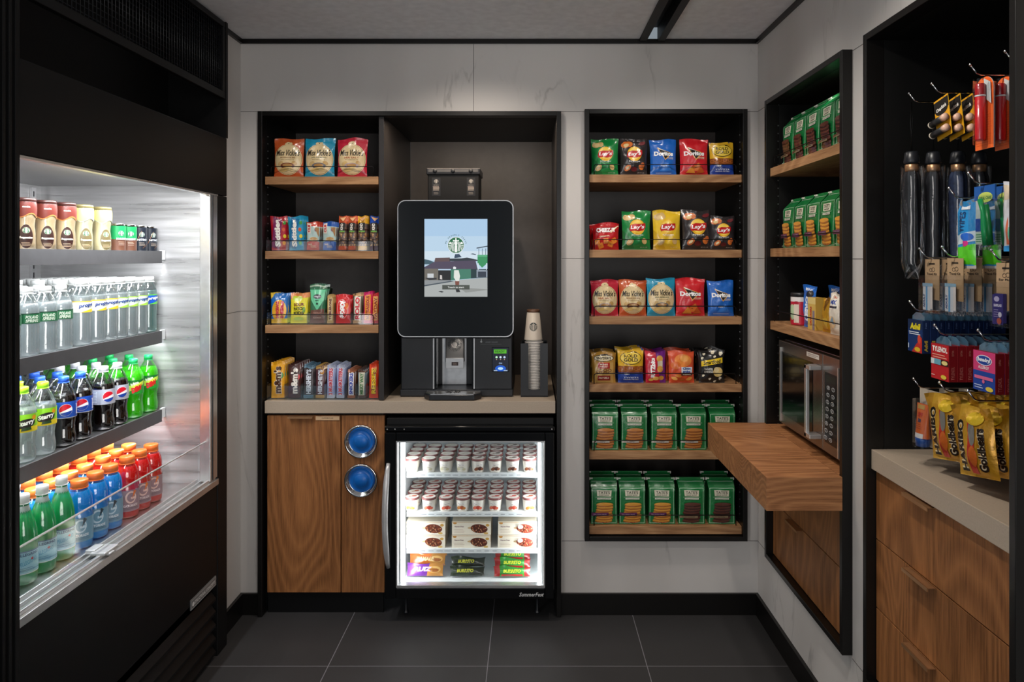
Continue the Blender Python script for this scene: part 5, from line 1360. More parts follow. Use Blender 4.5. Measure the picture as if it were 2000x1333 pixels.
# sports drink
gp_ = [(.033, 0), (.0365, .004), (.0375, .012), (.0375, .098), (.036, .104), (.0345, .110), (.036, .116), (.0375, .120), (.0375, .135), (.0355, .152), (.029, .168), (.0235, .175), (.021, .178), (.021, .186)]
for key, lq, lc, gc in (('gat_blue', 'liq_blue', '#6f9cb4', '#d2e4ee'), ('gat_red', 'liq_red', '#9a7c86', '#f0c8bc')):
    A = Art().rect(-.13, .024, .13, .094, lc); A.ell(0, .070, .017, .020, gc, 24); A.ell(.001, .070, .0125, .015, lc, 22); A.rect(.000, .064, .017, .071, gc); A.poly([(.009, .095), (.018, .088), (.003, .066), (.006, .076)], '#e8762a' if 'red' in key else '#33424c')
    A.text('GATORADE', 0, .043, .045, .008, '#e8eef2' if 'blue' in key else '#ecd8d8', bold=.04); A.lines(-.03, .03, .036, 2, .004, .001, '#40525e'); A.ell(-.04, .04, .008, .008, '#3b4c58', 12)
    bottle(key, gp_, lq, .170, (.0235, .180, .201), (.024, .094, A), '#ee7a33', 'sports_drink_bottle')
# iced coffee bottles
cp2 = [(.026, 0), (.0285, .004), (.029, .02), (.0285, .045), (.026, .068), (.0275, .085), (.0300, .100), (.0305, .118), (.0300, .134), (.0290, .138)]
for key, lq, top, wave in (('frapp', 'cream', '#5a241c', '#b5733a'), ('vanfrapp', 'cream2', '#b9ab6a', '#8f9c96')):
    A = Art(); A.rect(-.12, .098, .12, .137, top, 1)
    pts = [(-.12, .137)]+[(-.12+.24*k/32, .100+.006*math.sin(k*PI/4)) for k in range(33)]+[(.12, .137)]
    A.sh = []; A.poly(pts[::-1] if False else [(-.095, .137)]+[(-.095+.19*k/32, .099+.006*math.sin(k*PI/4)) for k in range(33)]+[(.095, .137)], top)
    A.poly([(-.095+.19*k/32, .099+.006*math.sin(k*PI/4)) for k in range(33)]+[(-.095+.19*k/32, .0965+.006*math.sin(k*PI/4)) for k in range(32, -1, -1)], wave)
    A.text('mocha' if key == 'frapp' else 'vanilla', .0, .122, .016, .005, '#e6dccb')
    A.ell(0, .038, .016, .034, '#2b1612' if key == 'frapp' else '#5c5236', 22); siren(A, 0, .055, .0085, '#2e5c46', '#c8c4ac', False); A.text('Frappuccino', 0, .034, .026, .008, '#efe6d6', bold=.03); A.lines(-.01, .01, .02, 3, .004, .001, '#b9a58a')
    bottle(key, cp2, lq, .12, (.0295, .1375, .1475), (.001, .1375, A), '#3a1c18' if key == 'frapp' else '#6b6340', 'coffee_bottle')
for key, top, low, t1 in (('can_green', '#127a44', '#5a3a2c', 'DOUBLESHOT'), ('can_black', '#151c26', '#151c26', 'NITRO')):
    root = empty('coffee_can'); tag(root, 'can', 'can')
    A = Art().rect(-.1, .004, .1, .088, low); A.rect(-.1, .042, .1, .088, top) if key == 'can_green' else None
    siren(A, 0, .062, .009, '#1d4a38', '#c9d2cc', False); A.text(t1, 0, .043, .030, .007, '#cfd6dc'); A.lines(-.01, .01, .032, 3, .005, .001, '#b0a090')
    if key == 'can_black': A.poly([(-.02, .03), (-.019, .03), (-.001, .075), (-.002, .075)], '#a06a3c'); A.poly([(.02, .03), (.019, .03), (.001, .012), (.002, .012)], '#a06a3c')
    b = MB(); b.lathe([(.022, 0), (.0262, .004), (.0262, .088)], 22, col=c(low))
    cyl_art(b, A, lambda z: .0262, .164, .004, .088, seg=.006); b.build('can_wall', 'label', root)
    b = MB(); b.lathe([(.0262, .088), (.0235, .094), (.024, .0955), (.0225, .0955), (.021, .092), (.0005, .092)], 22); b.build('can_lid', 'chrome', root)
    PROTO[key] = root
# ================================================================ filling the cooler
rn = random.Random(11)
FAR = 'from the far end'
def cooler_row(z, x0, dx, cols, rows, desc, grp, rz=52, dyrow=.0):
    """cols: (kind by row list or kind, Y) listed far end first"""
    for i, (kinds, y) in enumerate(cols):
        for r in range(rows):
            k = kinds if isinstance(kinds, str) else kinds[min(r, len(kinds)-1)]
            lb = '%s, %s row back, %s from the far end' % (desc[k], ORD[r], ORD[i])
            if r == 0: lb = '%s, front row, %s from the far end' % (desc[k], ORD[i])
            put(k, (x0-dx*r+rn.uniform(-.0006, .0006), y+rn.uniform(-.0006, .0006)+dyrow*r, z), math.radians(rz+rn.uniform(-9, 9)), lb, grp)
def YX(px, x): return x*F/(px-CX)
cooler_row(1.5785, -1.444, .064, [(k, YX(p, -1.444)) for k, p in (('can_black', 292), ('can_black', 272), ('can_green', 251), ('can_green', 229), ('vanfrapp', 198), ('vanfrapp', 162), ('frapp', 127), ('frapp', 88), ('frapp', 47), ('frapp', 4))], 3,
    {'can_black': 'slim black coffee can', 'can_green': 'green and brown coffee can', 'vanfrapp': 'pale vanilla coffee bottle', 'frapp': 'brown capped iced coffee bottle'}, 'coffee drinks on the top cooler shelf')
cooler_row(1.2755, -1.444, .070, [(k, YX(p, -1.444)) for k, p in (('propel_blue', 290), ('propel_green', 271), ('propel_green', 251.5), ('propel_green', 232), ('propel_yellow', 211), ('propel_yellow', 187), ('propel_yellow', 158), ('water', 119), ('water', 88), ('water', 52), ('water', 14))], 5,
    {'propel_blue': 'clear water bottle with blue label', 'propel_green': 'clear water bottle with green lettered label', 'propel_yellow': 'clear water bottle with yellow white label', 'water': 'clear water bottle with dark green band'}, 'water bottles on the middle cooler shelf')
cooler_row(.9765, -1.444, .074, [(k, YX(p, -1.444)) for k, p in (('dew', 290), ('dew', 260), ('diet', 229), ('diet', 202), ('pepsi', 157), ('pepsi', 124), ('starry', 83), ('starry', 44), ('starry', 1))], 5,
    {'dew': 'bright green soda bottle', 'diet': 'cola bottle with silver label', 'pepsi': 'cola bottle with blue label and cap', 'starry': 'clear lemon lime soda bottle'}, 'soda bottles on the lower cooler shelf', rz=48)
B_, R_, P_ = 'gat_blue', 'gat_red', 'pelle'
cooler_row(.6905, -1.352, .080, [(R_, 2.555), (R_, 2.478), (R_, 2.402), ([B_, B_, R_], 2.305), ([B_, B_, B_, R_], 2.227), ([B_, B_, B_, R_], 2.149), ([P_, B_, B_, R_], 2.067), ([P_, P_, B_], 1.986), ([P_, P_, B_], 1.909), ([P_, P_, B_], 1.832)], 5,
    {R_: 'red sports drink bottle with orange cap', B_: 'blue sports drink bottle with orange cap', P_: 'green mineral water bottle with white cap'}, 'bottles on the cooler bottom deck', rz=42)

# ================================================================ freezer contents
cols = [803, 836, 869, 902, 932, 965, 999, 1032]
def fcup(z, kinds, rows, nm, y0=3.170):
    for i, px in enumerate(cols):
        for r in range(rows):
            x = X(px, y0)+.0045+(.0 if r == 0 else rn.uniform(-.002, .002))
            lb = 'small ice cream cup on the %s freezer shelf, %s row, %s from left' % (nm, ORD[r], ORD[i])
            put(kinds[i], (x, y0+.070*r, z), rn.uniform(-.25, .25), lb, 'ice cream cups on the %s freezer shelf' % nm)
fcup(FS[0]-.0015, ['ice_vanilla']*4+['ice_choc']*4, 4, 'top')
fcup(FS[1]-.0015, ['ice_carm', 'ice_straw', 'ice_straw', 'ice_carm', 'ice_straw', 'ice_straw', 'ice_straw', 'ice_carm'], 4, 'second')
for i, (px, k) in enumerate(((831, 'box_a'), (920, 'box_b'), (1010, 'box_c'))):
    for s_ in range(2):
        for r in range(2):
            put(k, (X(px, 3.14)+.001*s_, 3.191+.095*r, FS[2]-.0010+.0595*s_), 0, '%s ice cream bar box, %s of %s stack, %s freezer pile' % ('cream and brown' if k != 'box_c' else 'cream and pink', 'lower' if s_ == 0 else 'upper', 'front' if r == 0 else 'rear', ('left', 'middle', 'right')[i]), 'ice cream boxes on the third freezer shelf')
def lay(key, x, y, z, lb, rz=0, rx=-.5): put(key, (x, y, z), rz, lb, 'frozen burritos on the freezer floor', rx=rx)
xl, xm, xr = X(831, 3.14), X(912, 3.14), X(1000, 3.14)
for j, k in enumerate(('bur_purple', 'bur_orange', 'bur_purple')):
    lay(k, xl+.004*(j-1), 3.150+.046*j, .156+.026*j, '%s frozen burrito pack in the left freezer pile, %s from bottom' % ('purple' if 'p' in k[4:6] else 'orange', ORD[j]))
for j in range(2): lay('bur_black', xm, 3.150+.046*j, .156+.022*j, 'black frozen burrito pack in the middle freezer pile, %s from bottom' % ORD[j], .02)
for j in range(4): lay('bur_green', xr, 3.145+.042*j, .156+.020*j, 'green and red frozen burrito in the right freezer pile, %s from bottom' % ORD[j])

# ================================================================ chips and candy in the main recess
CD = dict(mv_orange='orange and cream kettle chip bag', mv_blue='teal and cream kettle chip bag', mv_red='red and cream kettle chip bag', lays_green='green potato chip bag', lays_black='black barbecue chip bag',
          lays_yellow='yellow potato chip bag', dor_blue='blue tortilla chip bag', dor_red='red tortilla chip bag', rold='yellow and blue pretzel bag', rold_big='yellow and blue pretzel bag', cheez='short red cheese cracker bag',
          snyder='brown and red pretzel bag', ritz='red and purple cracker bag', chex='orange snack mix bag', smart='black popcorn bag with yellow banner')
def chips(zs, items, where, yc=3.152, rows=1, dy=.055, sc=None):
    for i, it in enumerate(items):
        k, px = it[:2]; s_ = it[2] if len(it) > 2 else sc
        for r in range(rows):
            lb = CD[k]+' '+where+(', %s one back' % ORD[r] if r else ', foremost' if rows > 1 else '')
            x = X(px, yc-.02)+(0 if r == 0 else rn.uniform(-.004, .004))
            put(k, (x, yc+dy*r, zs+.0005), rn.uniform(-.05, .05), lb, None if rows == 1 else CD[k]+'s '+where, rx=-.05-.03*rn.random(), sc=s_)
chips(1.908, (('mv_orange', 561), ('mv_blue', 622), ('mv_red', 686)), 'on the top shelf left of coffee machine')
chips(CN[0], (('lays_green', 1182), ('lays_black', 1239), ('dor_blue', 1297, .98), ('dor_red', 1357, .97), ('rold', 1412)), 'on the top chip shelf')
chips(CN[1], (('cheez', 1184), ('lays_green', 1244, 1.06), ('lays_yellow', 1304, 1.02), ('lays_black', 1363, 1.08)), 'on the second chip shelf')
put('lays_black', (X(1413, 3.14), 3.155, CN[1]+.0005), 0, 'smaller black barbecue chip bag at the right end of second chip shelf', None, rx=-.06, sc=.92)
put('cheez', (X(1177, 3.2), 3.212, CN[1]+.0005), .1, 'short red cracker bag behind another on the second chip shelf', None, rx=-.06)
chips(CN[2], (('mv_red', 1182, .92), ('mv_orange', 1237, .92), ('mv_blue', 1293, .96), ('dor_red', 1350, 1.0), ('dor_blue', 1410, .96)), 'on the third chip shelf')
chips(CN[3], (('snyder', 1180), ('rold_big', 1233, .93), ('ritz', 1282), ('chex', 1333, .98), ('smart', 1392, .98)), 'on the fourth chip shelf', rows=3)
def tates(z, items, where, nm):
    for i, (k, px) in enumerate(items):
        for r in range(2 if i in (0, 1, 2, 4) else 1):
            put(k, (X(px, 3.14)+(0 if r == 0 else rn.uniform(-.003, .003)), 3.178+.093*r, z+.0005), rn.uniform(-.02, .02),
                'green %s cookie bag on the %s, %s row, %s from left' % ({'tate_cc': 'crispy', 'tate_pp': 'purple banded', 'tate_dk': 'dark chocolate'}[k], nm, ORD[r], ORD[i]), where)
tates(CN[4], [('tate_cc', p) for p in (1182, 1239, 1297, 1354, 1411)], 'cookie bags on the fifth snack shelf', 'fifth snack shelf')
tates(CN[5], [('tate_pp', 1180), ('tate_pp', 1235), ('tate_pp', 1293), ('tate_dk', 1351), ('tate_dk', 1410)], 'cookie bags on the lowest snack shelf', 'lowest snack shelf')

def bin_(x0, x1, y0, y1, z, h, lb, grp, hf=None):
    t = .0016; hf = hf or h
    b = MB(); b.box(x0, x1, y0, y1, z, z+t); b.box(x0, x1, y0, y0+t, z+t, z+hf); b.box(x0, x1, y1-t, y1, z+t, z+h); b.box(x0, x0+t, y0+t, y1-t, z+t, z+h); b.box(x1-t, x1, y0+t, y1-t, z+t, z+h)
    o = b.build('acrylic_bin', 'acrylic'); tag(o, lb, 'bin', grp); return o
BD = dict(skit_red='red fruit candy bag', skit_blue='turquoise fruit candy bag', clif_red='pale blue energy bar with red base', clif_blue='pale blue energy bar with blue base', kind_orange='orange topped nut bar', kind_yellow='yellow topped nut bar',
          kind_blue='blue topped nut bar', swed='blue and yellow gummy candy bag', sour='yellow sour gummy bag', ghir='mint green chocolate pouch', ghir2='dark green chocolate pouch', gold='gold chocolate bar', kitkat='red wafer bar bag',
          twizz='beige and red candy roll pack', twix='pink and orange candy bar', whatch='red and orange candy bar', mm_yellow='yellow candy pack', mm_brown='brown candy pack', hersh1='grey chocolate bar',
          hersh2='maroon chocolate bar', musk='lilac chocolate bar', snick='brown chocolate bar with blue letters', milky='grey green chocolate bar', reese='orange peanut butter bar')
def bars(z, items, where, rows):
    for k, px, rz, ry, sc_ in items:
        sc_ *= .95; w_, h_, d_ = [q_*sc_ for q_ in DIM[k]]
        n_ = 1 if k == 'ghir2' else rows
        y0 = 3.1378+d_/2+.004+w_/2*abs(math.sin(rz)); x0_ = X(px, 3.133)
        for r in range(n_):
            dy = d_*1.05+.007+w_*.9*abs(math.sin(rz))*.12
            lb = '%s %s%s' % (BD[k], where, ', foremost' if r == 0 else ', %s one back' % ORD[r])
            if k == 'musk': lb = lb.replace('lilac', 'left lilac' if px < 654 else 'right lilac')
            if k == 'kind_orange': lb = lb.replace('orange', 'left orange' if px < 677 else 'right orange')
            put(k, (x0_+rn.uniform(-.0008, .0008), y0+dy*r+(.105 if k == 'ghir2' else 0), z+.005), rz, lb, BD[k]+'s '+where, rx=-.06, ry=ry, sc=sc_).scale = (sc_, sc_, 1.0 if k[:2] != 'mm' else 1.06)
bars(1.584, (('skit_red', 542.5, .30, -.04, .86), ('skit_blue', 577, .08, -.05, .82), ('clif_red', 608.5, .1, 0, .92), ('clif_blue', 641, .05, 0, .95), ('kind_orange', 667, 0, 0, .92), ('kind_orange', 686, 0, 0, .92), ('kind_yellow', 706, 0, -.02, 1.04), ('kind_blue', 729, .05, 0, 1.04)), 'on second left shelf', 3)
bars(1.262, (('swed', 542, .08, 0, .86), ('sour', 581, .05, 0, .88), ('ghir', 617, 0, 0, .83), ('ghir2', 618, 0, 0, .70), ('gold', 643, .05, 0, .85), ('kitkat', 668, 0, 0, .80), ('twizz', 696, .05, 0, .98), ('twix', 716, 0, 0, .92), ('whatch', 732, 0, 0, .72)), 'on third left shelf', 3)
bars(.933, (('mm_yellow', 539.5, .05, -.02, .96), ('mm_brown', 572, .05, .0, .98), ('hersh1', 600, 0, .0, .96), ('hersh2', 623.5, 0, .0, .86), ('musk', 644, 0, .0, .94), ('musk', 662.5, 0, -.0, .94), ('snick', 684, 0, 0, .98), ('milky', 704.5, 0, 0, 1.02), ('reese', 728, 0, 0, .92)), 'on the beige worktop', 5)
def binrow(z, edges, h, where, y1):
    for i, (a, e) in enumerate(zip(edges[:-1], edges[1:])):
        bin_(X(a, 3.13)+.0006, X(e, 3.13)-.0006, 3.126, y1, z+.0008, h*1.1, 'clear acrylic candy bin %s, %s from left' % (where, ORD[i]), 'clear acrylic candy bins '+where, h)
binrow(1.584, (521, 559.5, 594, 624, 657, 695.5, 717.5, 739), .046, 'on second left shelf', 3.275)
binrow(1.262, (522, 562, 600, 634.5, 652, 685, 706, 739), .048, 'on third left shelf', 3.275)
binrow(.933, (522, 556, 588, 612.5, 634, 673, 694.5, 714.5, 739.5), .062, 'on the worktop', 3.335)

# ================================================================ right wall shelves
def rput(k, x, y, z, lb, grp=None, rz=0, rx=0, sc=None): put(k, (x, y, z+.0005), -PI/2+rz, lb, grp, rx=rx, sc=sc)
for i, y in enumerate((2.805, 2.682, 2.559, 2.436, 2.313)):
    rput('tate_dk', 1.045, y, RN[0], 'green dark chocolate cookie bag on the top right-wall shelf, %s from corner' % ORD[i], 'cookie bags on the top right-wall shelf')
    rput('tate_pp', 1.045, y, RN[1], 'green purple banded cookie bag on second right-wall shelf, %s from corner' % ORD[i], 'cookie bags on the second right-wall shelf')
def tub():
    root = empty('snack_tub'); A = Art().rect(-.12, .004, .12, .11, '#c2203a'); A.rect(-.12, .090, .12, .11, '#e9e4e2'); A.ell(0, .05, .02, .03, '#b9d0a8', 14); A.rect(.01, .01, .03, .08, '#e2d4c4'); A.text('GO-GO', -.03, .075, .026, .012, '#f0d8d8'); A.text('CO', .02, .088, .012, .01, '#a01a30')
    A.ell(-.02, .02, .018, .01, '#e2442a', 12)
    b = MB(); b.lathe([(.034, 0), (.036, .004), (.036, .110)], 24, col=c('#c2203a')); cyl_art(b, A, lambda z: .036, .22, .004, .11); b.build('tub_wall', 'label', root)
    MB().lathe([(.037, .108), (.037, .122), (.034, .124), (.001, .124)], 24).build('tub_lid', 'blackpl', root)
    tag(root, 'tub', 'tub'); PROTO['tub'] = root
tub()
w, h = .085, .155
A = wr(w, h, '#1668c8'); vtext(A, 'OREO', 0, h*.45, h*.6, w*.3, '#eef3fb', bold=.07, up=False); A.ell(w*.15, h*.8, w*.25, h*.08, '#1f2430', 16); A.text('MINI', 0, h*.9, w*.4, h*.05, '#eef3fb')
bag('oreo', w, h, .035, A, 'cookie_pouch', 'cookie pouch', back='#1668c8')
w, h = .07, .115
A = Art().rect(-w/2, 0, w/2, h, '#d9b65c'); A.rect(-w/2, h*.8, w/2, h, '#e6cf86'); vtext(A, 'CRACKERS', -w*.1, h*.42, h*.6, w*.2, '#c4312a', bold=.05); A.rect(w*.12, 0, w*.38, h*.6, '#8a7c8a')
reg('crk', 'cracker_box', box_mesh(w, h, .035, A, '#c8a045'), 'card', 'cracker box')
w, h = .06, .120
A = wr(w, h, '#c4911f'); A.poly([(-w*.4, h), (0, h*.6), (w*.4, h)], '#7a521a'); A.rect(-w*.3, h*.1, w*.3, h*.4, '#dab045'); bar('goldbag', w, h, .035, A, 'nut_pouch', 'nut pouch', 'foil', back='#c4911f')
w, h = .07, .140
A = wr(w, h, '#d9cfc0'); A.rect(-w*.36, h*.62, w*.36, h*.95, '#ece6da'); A.text('TRAIL', 0, h*.89, w*.5, h*.05, '#c4562c'); A.text('MIX', 0, h*.78, w*.5, h*.10, '#2a4fa0', bold=.06); A.rect(-w*.3, h*.64, w*.3, h*.69, '#34343c'); A.ell(0, h*.3, w*.25, h*.15, '#dcb98c', 14); A.poly([(-w*.1, h*.3), (w*.2, h*.25), (w*.05, h*.45)], '#7a8fa0')
bar('trail', w, h, .04, A, 'nut_pouch', 'nut pouch', back='#d9cfc0')
w, h = .10, .172
A = wr(w, h, '#8d6a56'); A.rect(-w/2, h*.8, w/2, h, '#8c8684'); A.rect(-w/2, h*.68, w/2, h*.8, '#c07a48'); rnd = random.Random(2)
for i in range(60): A.ell(rnd.uniform(-.45, .45)*w, rnd.uniform(.05, .62)*h, .004, .003, ('#5a3830', '#b08a6c', '#4a4660')[i % 3], 7, layer=5)
bag('nuts', w, h, .04, A, 'nut_pouch', 'nut pouch', back='#8d6a56')
zz = RN[2]
rput('tub', 1.035, 2.745, zz, 'red snack tub with black lid on the shelf above the microwave', rx=0, rz=.2)
rput('oreo', 1.03, 2.64, zz, 'foremost bright blue cookie pouch on the shelf above the microwave', rz=.15)
for i in range(3): rput('oreo', 1.09+.03*i, 2.56-.05*i, zz, 'blue cookie pouch behind the yellow packs above the microwave, %s one' % ORD[i], 'blue cookie pouches above the microwave', rz=.1, rx=0)
rput('crk', 1.022, 2.560, zz, 'yellow cracker box on the shelf above the microwave', rx=0)
rput('goldbag', 1.025, 2.475, zz, 'gold nut pouch beside the yellow cracker box', rz=.1, rx=-.03)
rput('goldbag', 1.062, 2.425, zz, 'gold nut pouch behind the white trail mix pouch', rz=-.2, rx=-.03)
rput('trail', 1.018, 2.385, zz, 'white trail mix pouch on the shelf above the microwave', rz=.15)
rput('nuts', 1.050, 2.290, zz, 'brown nut pouch nearest the viewer on the shelf above the microwave')

# ================================================================ peg display
def U3(x, y, z): return (2.073-y, x-XR, z)
def hook(y, z, xt=1.02):
    b = MB(); pts = [U3(1.39, y, z), U3(xt+.012, y, z), U3(xt+.002, y, z+.004), U3(xt-.012, y, z+.022)]
    b.tube(pts, .0021, 7); b.lathe([(.0005, z+.019), (.0035, z+.022), (.0035, z+.025), (.0005, z+.028)], 10, cx=U3(xt-.013, y, 0)[0], cy=U3(xt-.013, y, 0)[1])
    b.build('hook', 'chrome', u3)
HK = [(1.906, 1.97), (1.798, 1.97), (1.641, 1.975), (1.520, 1.971), (1.647, 1.727), (1.724, 1.700), (1.855, 1.556), (1.754, 1.559), (1.566, 1.549), (1.902, 1.4155), (1.786, 1.3645), (1.612, 1.3695), (1.884, 1.214), (1.765, 1.225), (1.650, 1.226)]
for y, z in HK: hook(y, z)
def hang(k, x, y, zb, lb, grp, rz=0, ry=0, rx=0): put(k, (x, y, zb), -PI/2+rz, lb, grp, rx=rx, ry=ry)
# medicine boxes
def med(key, w, h, d, A, side, sa, tab='#4f8fb8'):
    root = empty('medicine_box'); tag(root, 'box', 'medicine box')
    box_mesh(w, h, d, A, side, sideart=sa).build('carton', 'card', root)
    b = MB(); t = .0008; pts = [(-w*.42, 0), (w*.42, 0), (w*.40, .010), (w*.16, .020), (-w*.16, .020), (-w*.40, .010)]
    b.prism([(x, h+y) for x, y in pts], -t, t, col=c(tab), axis='Y'); b.build('hang_tab', 'acryl_blue', root)
    PROTO[key] = root
M['acryl_blue'] = clear('blue_clear_tab', (.75, .88, .96), .3, .45, (.25, .5, .68))
w, h, d = .071, .085, .0185
A = Art().rect(-w/2, 0, w/2, h, '#12356e'); A.rect(-w/2, h*.72, w/2, h, '#10284f'); A.text('Advil', w*.02, h*.80, w*.72, h*.2, '#e9d92c', bold=.07, shear=.1); A.lines(-w*.42, w*.42, h*.62, 2, h*.06, .0022, '#e8eef6')
A.poly([(-w*.2, 0), (w/2, 0), (w/2, h*.5), (w*.1, h*.25)], '#c9302c'); A.ell(w*.32, h*.42, w*.12, h*.14, '#e04a36', 12); A.ell(w*.2, h*.1, w*.2, h*.07, '#e9c32c', 16); A.rect(-w*.45, h*.1, -w*.38, h*.25, '#c9d6ea')
sa = Art().rect(-d/2, 0, d/2, h, '#0d2148'); vtext(sa, 'Advil', 0, h*.22, h*.34, d*.5, '#b99a3c', bold=.05); vtext(sa, '20 caplets', 0, h*.85, h*.18, d*.28, '#5a6f9c'); sa.rect(-d*.5, 0, -d*.45, h, '#33508a')
med('advil', w, h, d, A, '#0d2148', sa)
w, h, d = .076, .088, .0195
A = Art().rect(-w/2, 0, w/2, h, '#c41d26'); A.text('TYLENOL', 0, h*.86, w*.86, h*.16, '#f6efea', bold=.05); A.lines(-w*.44, w*.44, h*.70, 2, h*.07, .002, '#f0b8a0'); A.rect(-w/2, h*.42, -w*.30, h*.58, '#dfe6e6'); A.rect(-w*.30, h*.42, w*.08, h*.58, '#6fb0c4'); A.rect(w*.08, h*.42, w/2, h*.58, '#3b1c1a'); A.ell(w*.3, h*.50, w*.17, h*.06, '#f0dc8c', 14); A.ell(w*.25, h*.10, w*.16, h*.06, '#e9cf4a', 14); A.rect(-w*.45, h*.1, -w*.25, h*.12, '#f0c8c0')
sa = Art().rect(-d/2, 0, d/2, h, '#7d1019'); vtext(sa, 'TYLENOL', 0, h*.24, h*.36, d*.42, '#b0605a'); vtext(sa, 'EXTRA', 0, h*.8, h*.16, d*.25, '#b86a60'); sa.rect(-d*.5, 0, -d*.45, h, '#a8343a')
med('tyl', w, h, d, A, '#7d1019', sa)
w, h = .078, .090
A = Art().rect(-w/2, 0, w/2, h, '#d8407a'); A.rect(-w/2, 0, w/2, h*.50, '#1d45a0'); A.ell(0, h*.78, w*.36, h*.13, '#e8eaf4', 22); A.ell(0, h*.78, w*.33, h*.11, '#1d45a0', 22); A.text('Benadryl', 0, h*.78, w*.58, h*.13, '#f2f4fa', bold=.05); A.text('ALLERGY', 0, h*.60, w*.5, h*.08, '#f6dfe8', bold=.04)
A.rect(-w*.42, h*.30, w*.42, h*.38, '#e06a96'); A.ell(w*.0, h*.25, w*.06, h*.05, '#e06a96', 10); A.lines(-w*.42, 0, h*.14, 2, h*.06, .002, '#c8d4ee'); A.ell(w*.28, h*.09, w*.17, h*.06, '#e9cf4a', 14)
med('bena', w, h, d, A, '#7d1019', sa)
NB = 'in the display recess'
for i in range(11): hang('advil', 1.030+.0198*i, 1.902, 1.306, 'navy pain relief box on the left hook %s%s' % (NB, ', foremost' if i == 0 else ', %s one back' % ORD[i]), 'navy medicine boxes on one hook')
for i in range(8): hang('tyl', 1.030+.0208*i, 1.786, 1.252, 'red pain relief box on the middle hook %s%s' % (NB, ', foremost' if i == 0 else ', %s one back' % ORD[i]), 'red medicine boxes on one hook')
for i in range(6): hang('bena', 1.030+.0208*i, 1.612, 1.255, 'pink and blue allergy box on the near hook%s' % (', foremost' if i == 0 else ', %s one back' % ORD[i]), 'pink and blue allergy boxes on one hook')
# umbrellas in clear sleeves
M['black_cloth'] = simple('black_umbrella_cloth', c('#15151a')[:3], .75, noise_amt=.3, scale=90, bump=.3)
M['navy_cloth'] = simple('navy_umbrella_cloth', c('#28344f')[:3], .7, noise_amt=.25, scale=90, bump=.3)
for key, cloth in (('umb_black', 'black_cloth'), ('umb_navy', 'navy_cloth')):
    root = empty('folding_umbrella'); tag(root, 'umbrella', 'umbrella')
    b = MB()
    def cl_(a, t):
        an = 2*PI*a; r_ = .021*(1-.25*(1-t)**3)*(1 if t < .93 else 1-(t-.93)*6)+.0016*math.sin(an*7+t*2)
        return (r_*math.cos(an), r_*math.sin(an), .006+t*.25)
    b.grid(cl_, 42, 20); b.build('canopy_roll', cloth, root)
    MB().lathe([(.0150, .252), (.0165, .258), (.0165, .272), (.015, .273)], 20).build('handle_band', 'brass', root)
    MB().lathe([(.018, .272), (.020, .278), (.017, .302), (.013, .306), (.001, .307)], 20).build('handle', 'blackpl', root)
    b = MB(); b.tube([(.004, 0, .305), (.002, -.004, .38), (0, .0, .4375), (-.003, .004, .38), (-.004, 0, .305)], .0011, 5); b.build('wrist_strap', 'rod', root)
    b = MB()
    def sl(a, t):
        an = 2*PI*a; f_ = 1 if t > .12 else t/.12
        return (.030*math.cos(an)*(1.15-.15*f_), (.026*f_+.001)*math.sin(an)*(1+.04*math.sin(t*25+an*3)), -.032+t*.30)
    b.grid(sl, 26, 22); b.build('sleeve', 'pouch', root)
    PROTO[key] = root
UL = (('umb_black', 'front'), ('umb_black', 'middle'), ('umb_navy', 'third'), ('umb_black', 'rear'))
for i, (k, nm) in enumerate(UL): hang(k, 1.012+.0615*i, 1.906+(.004 if i % 2 else -.003), 1.532, '%s folding umbrella in a clear sleeve, %s of the four on the hook' % ('navy' if 'navy' in k else 'black', nm), 'folding umbrellas on a hook')
# lip balm cards
root = empty('lip_balm_card'); tag(root, 'card', 'lip balm card'); w, h = .062, .105
A = Art().rect(-w/2, 0, w/2, h, '#e5a520'); A.rect(-w/2, h*.70, w/2, h*.955, '#231f1c'); A.ell(0, h*.72, w*.46, h*.14, '#231f1c', 22); A.text('ChapStick', 0, h*.74, w*.74, h*.11, '#f0ece4', bold=.04, rot=.1)
box_mesh(w, h, .0015, A, '#e8b52c').build('backing_card', 'card', root)
for k, zz_ in enumerate((.016, .044)):
    b = MB(); b.lathe([(.0085, -.030), (.0085, .018)], 16, cx=-.012, cy=zz_, axis='X', col=c('#28282a')); b.build('balm_tube', 'label', root)
    b = MB(); b.lathe([(.0088, .018), (.0088, .032), (.001, .033)], 16, cx=-.012, cy=zz_, axis='X', col=c('#e2b8a0')); b.build('tube_cap', 'plastic', root)
    b = MB(); b.lathe([(.0088, -.034), (.0088, -.030)], 16, cx=-.012, cy=zz_, axis='X', col=c('#e8dcc8')); b.build('tube_base', 'plastic', root)
PROTO['balm'] = root
for i in range(4): hang('balm', 1.040+.031*i, 1.798, 1.858, 'yellow and black lip balm card%s' % (', foremost on its hook' if i == 0 else ', %s one back on its hook' % ORD[i]), 'lip balm cards on a hook', ry=-.18)
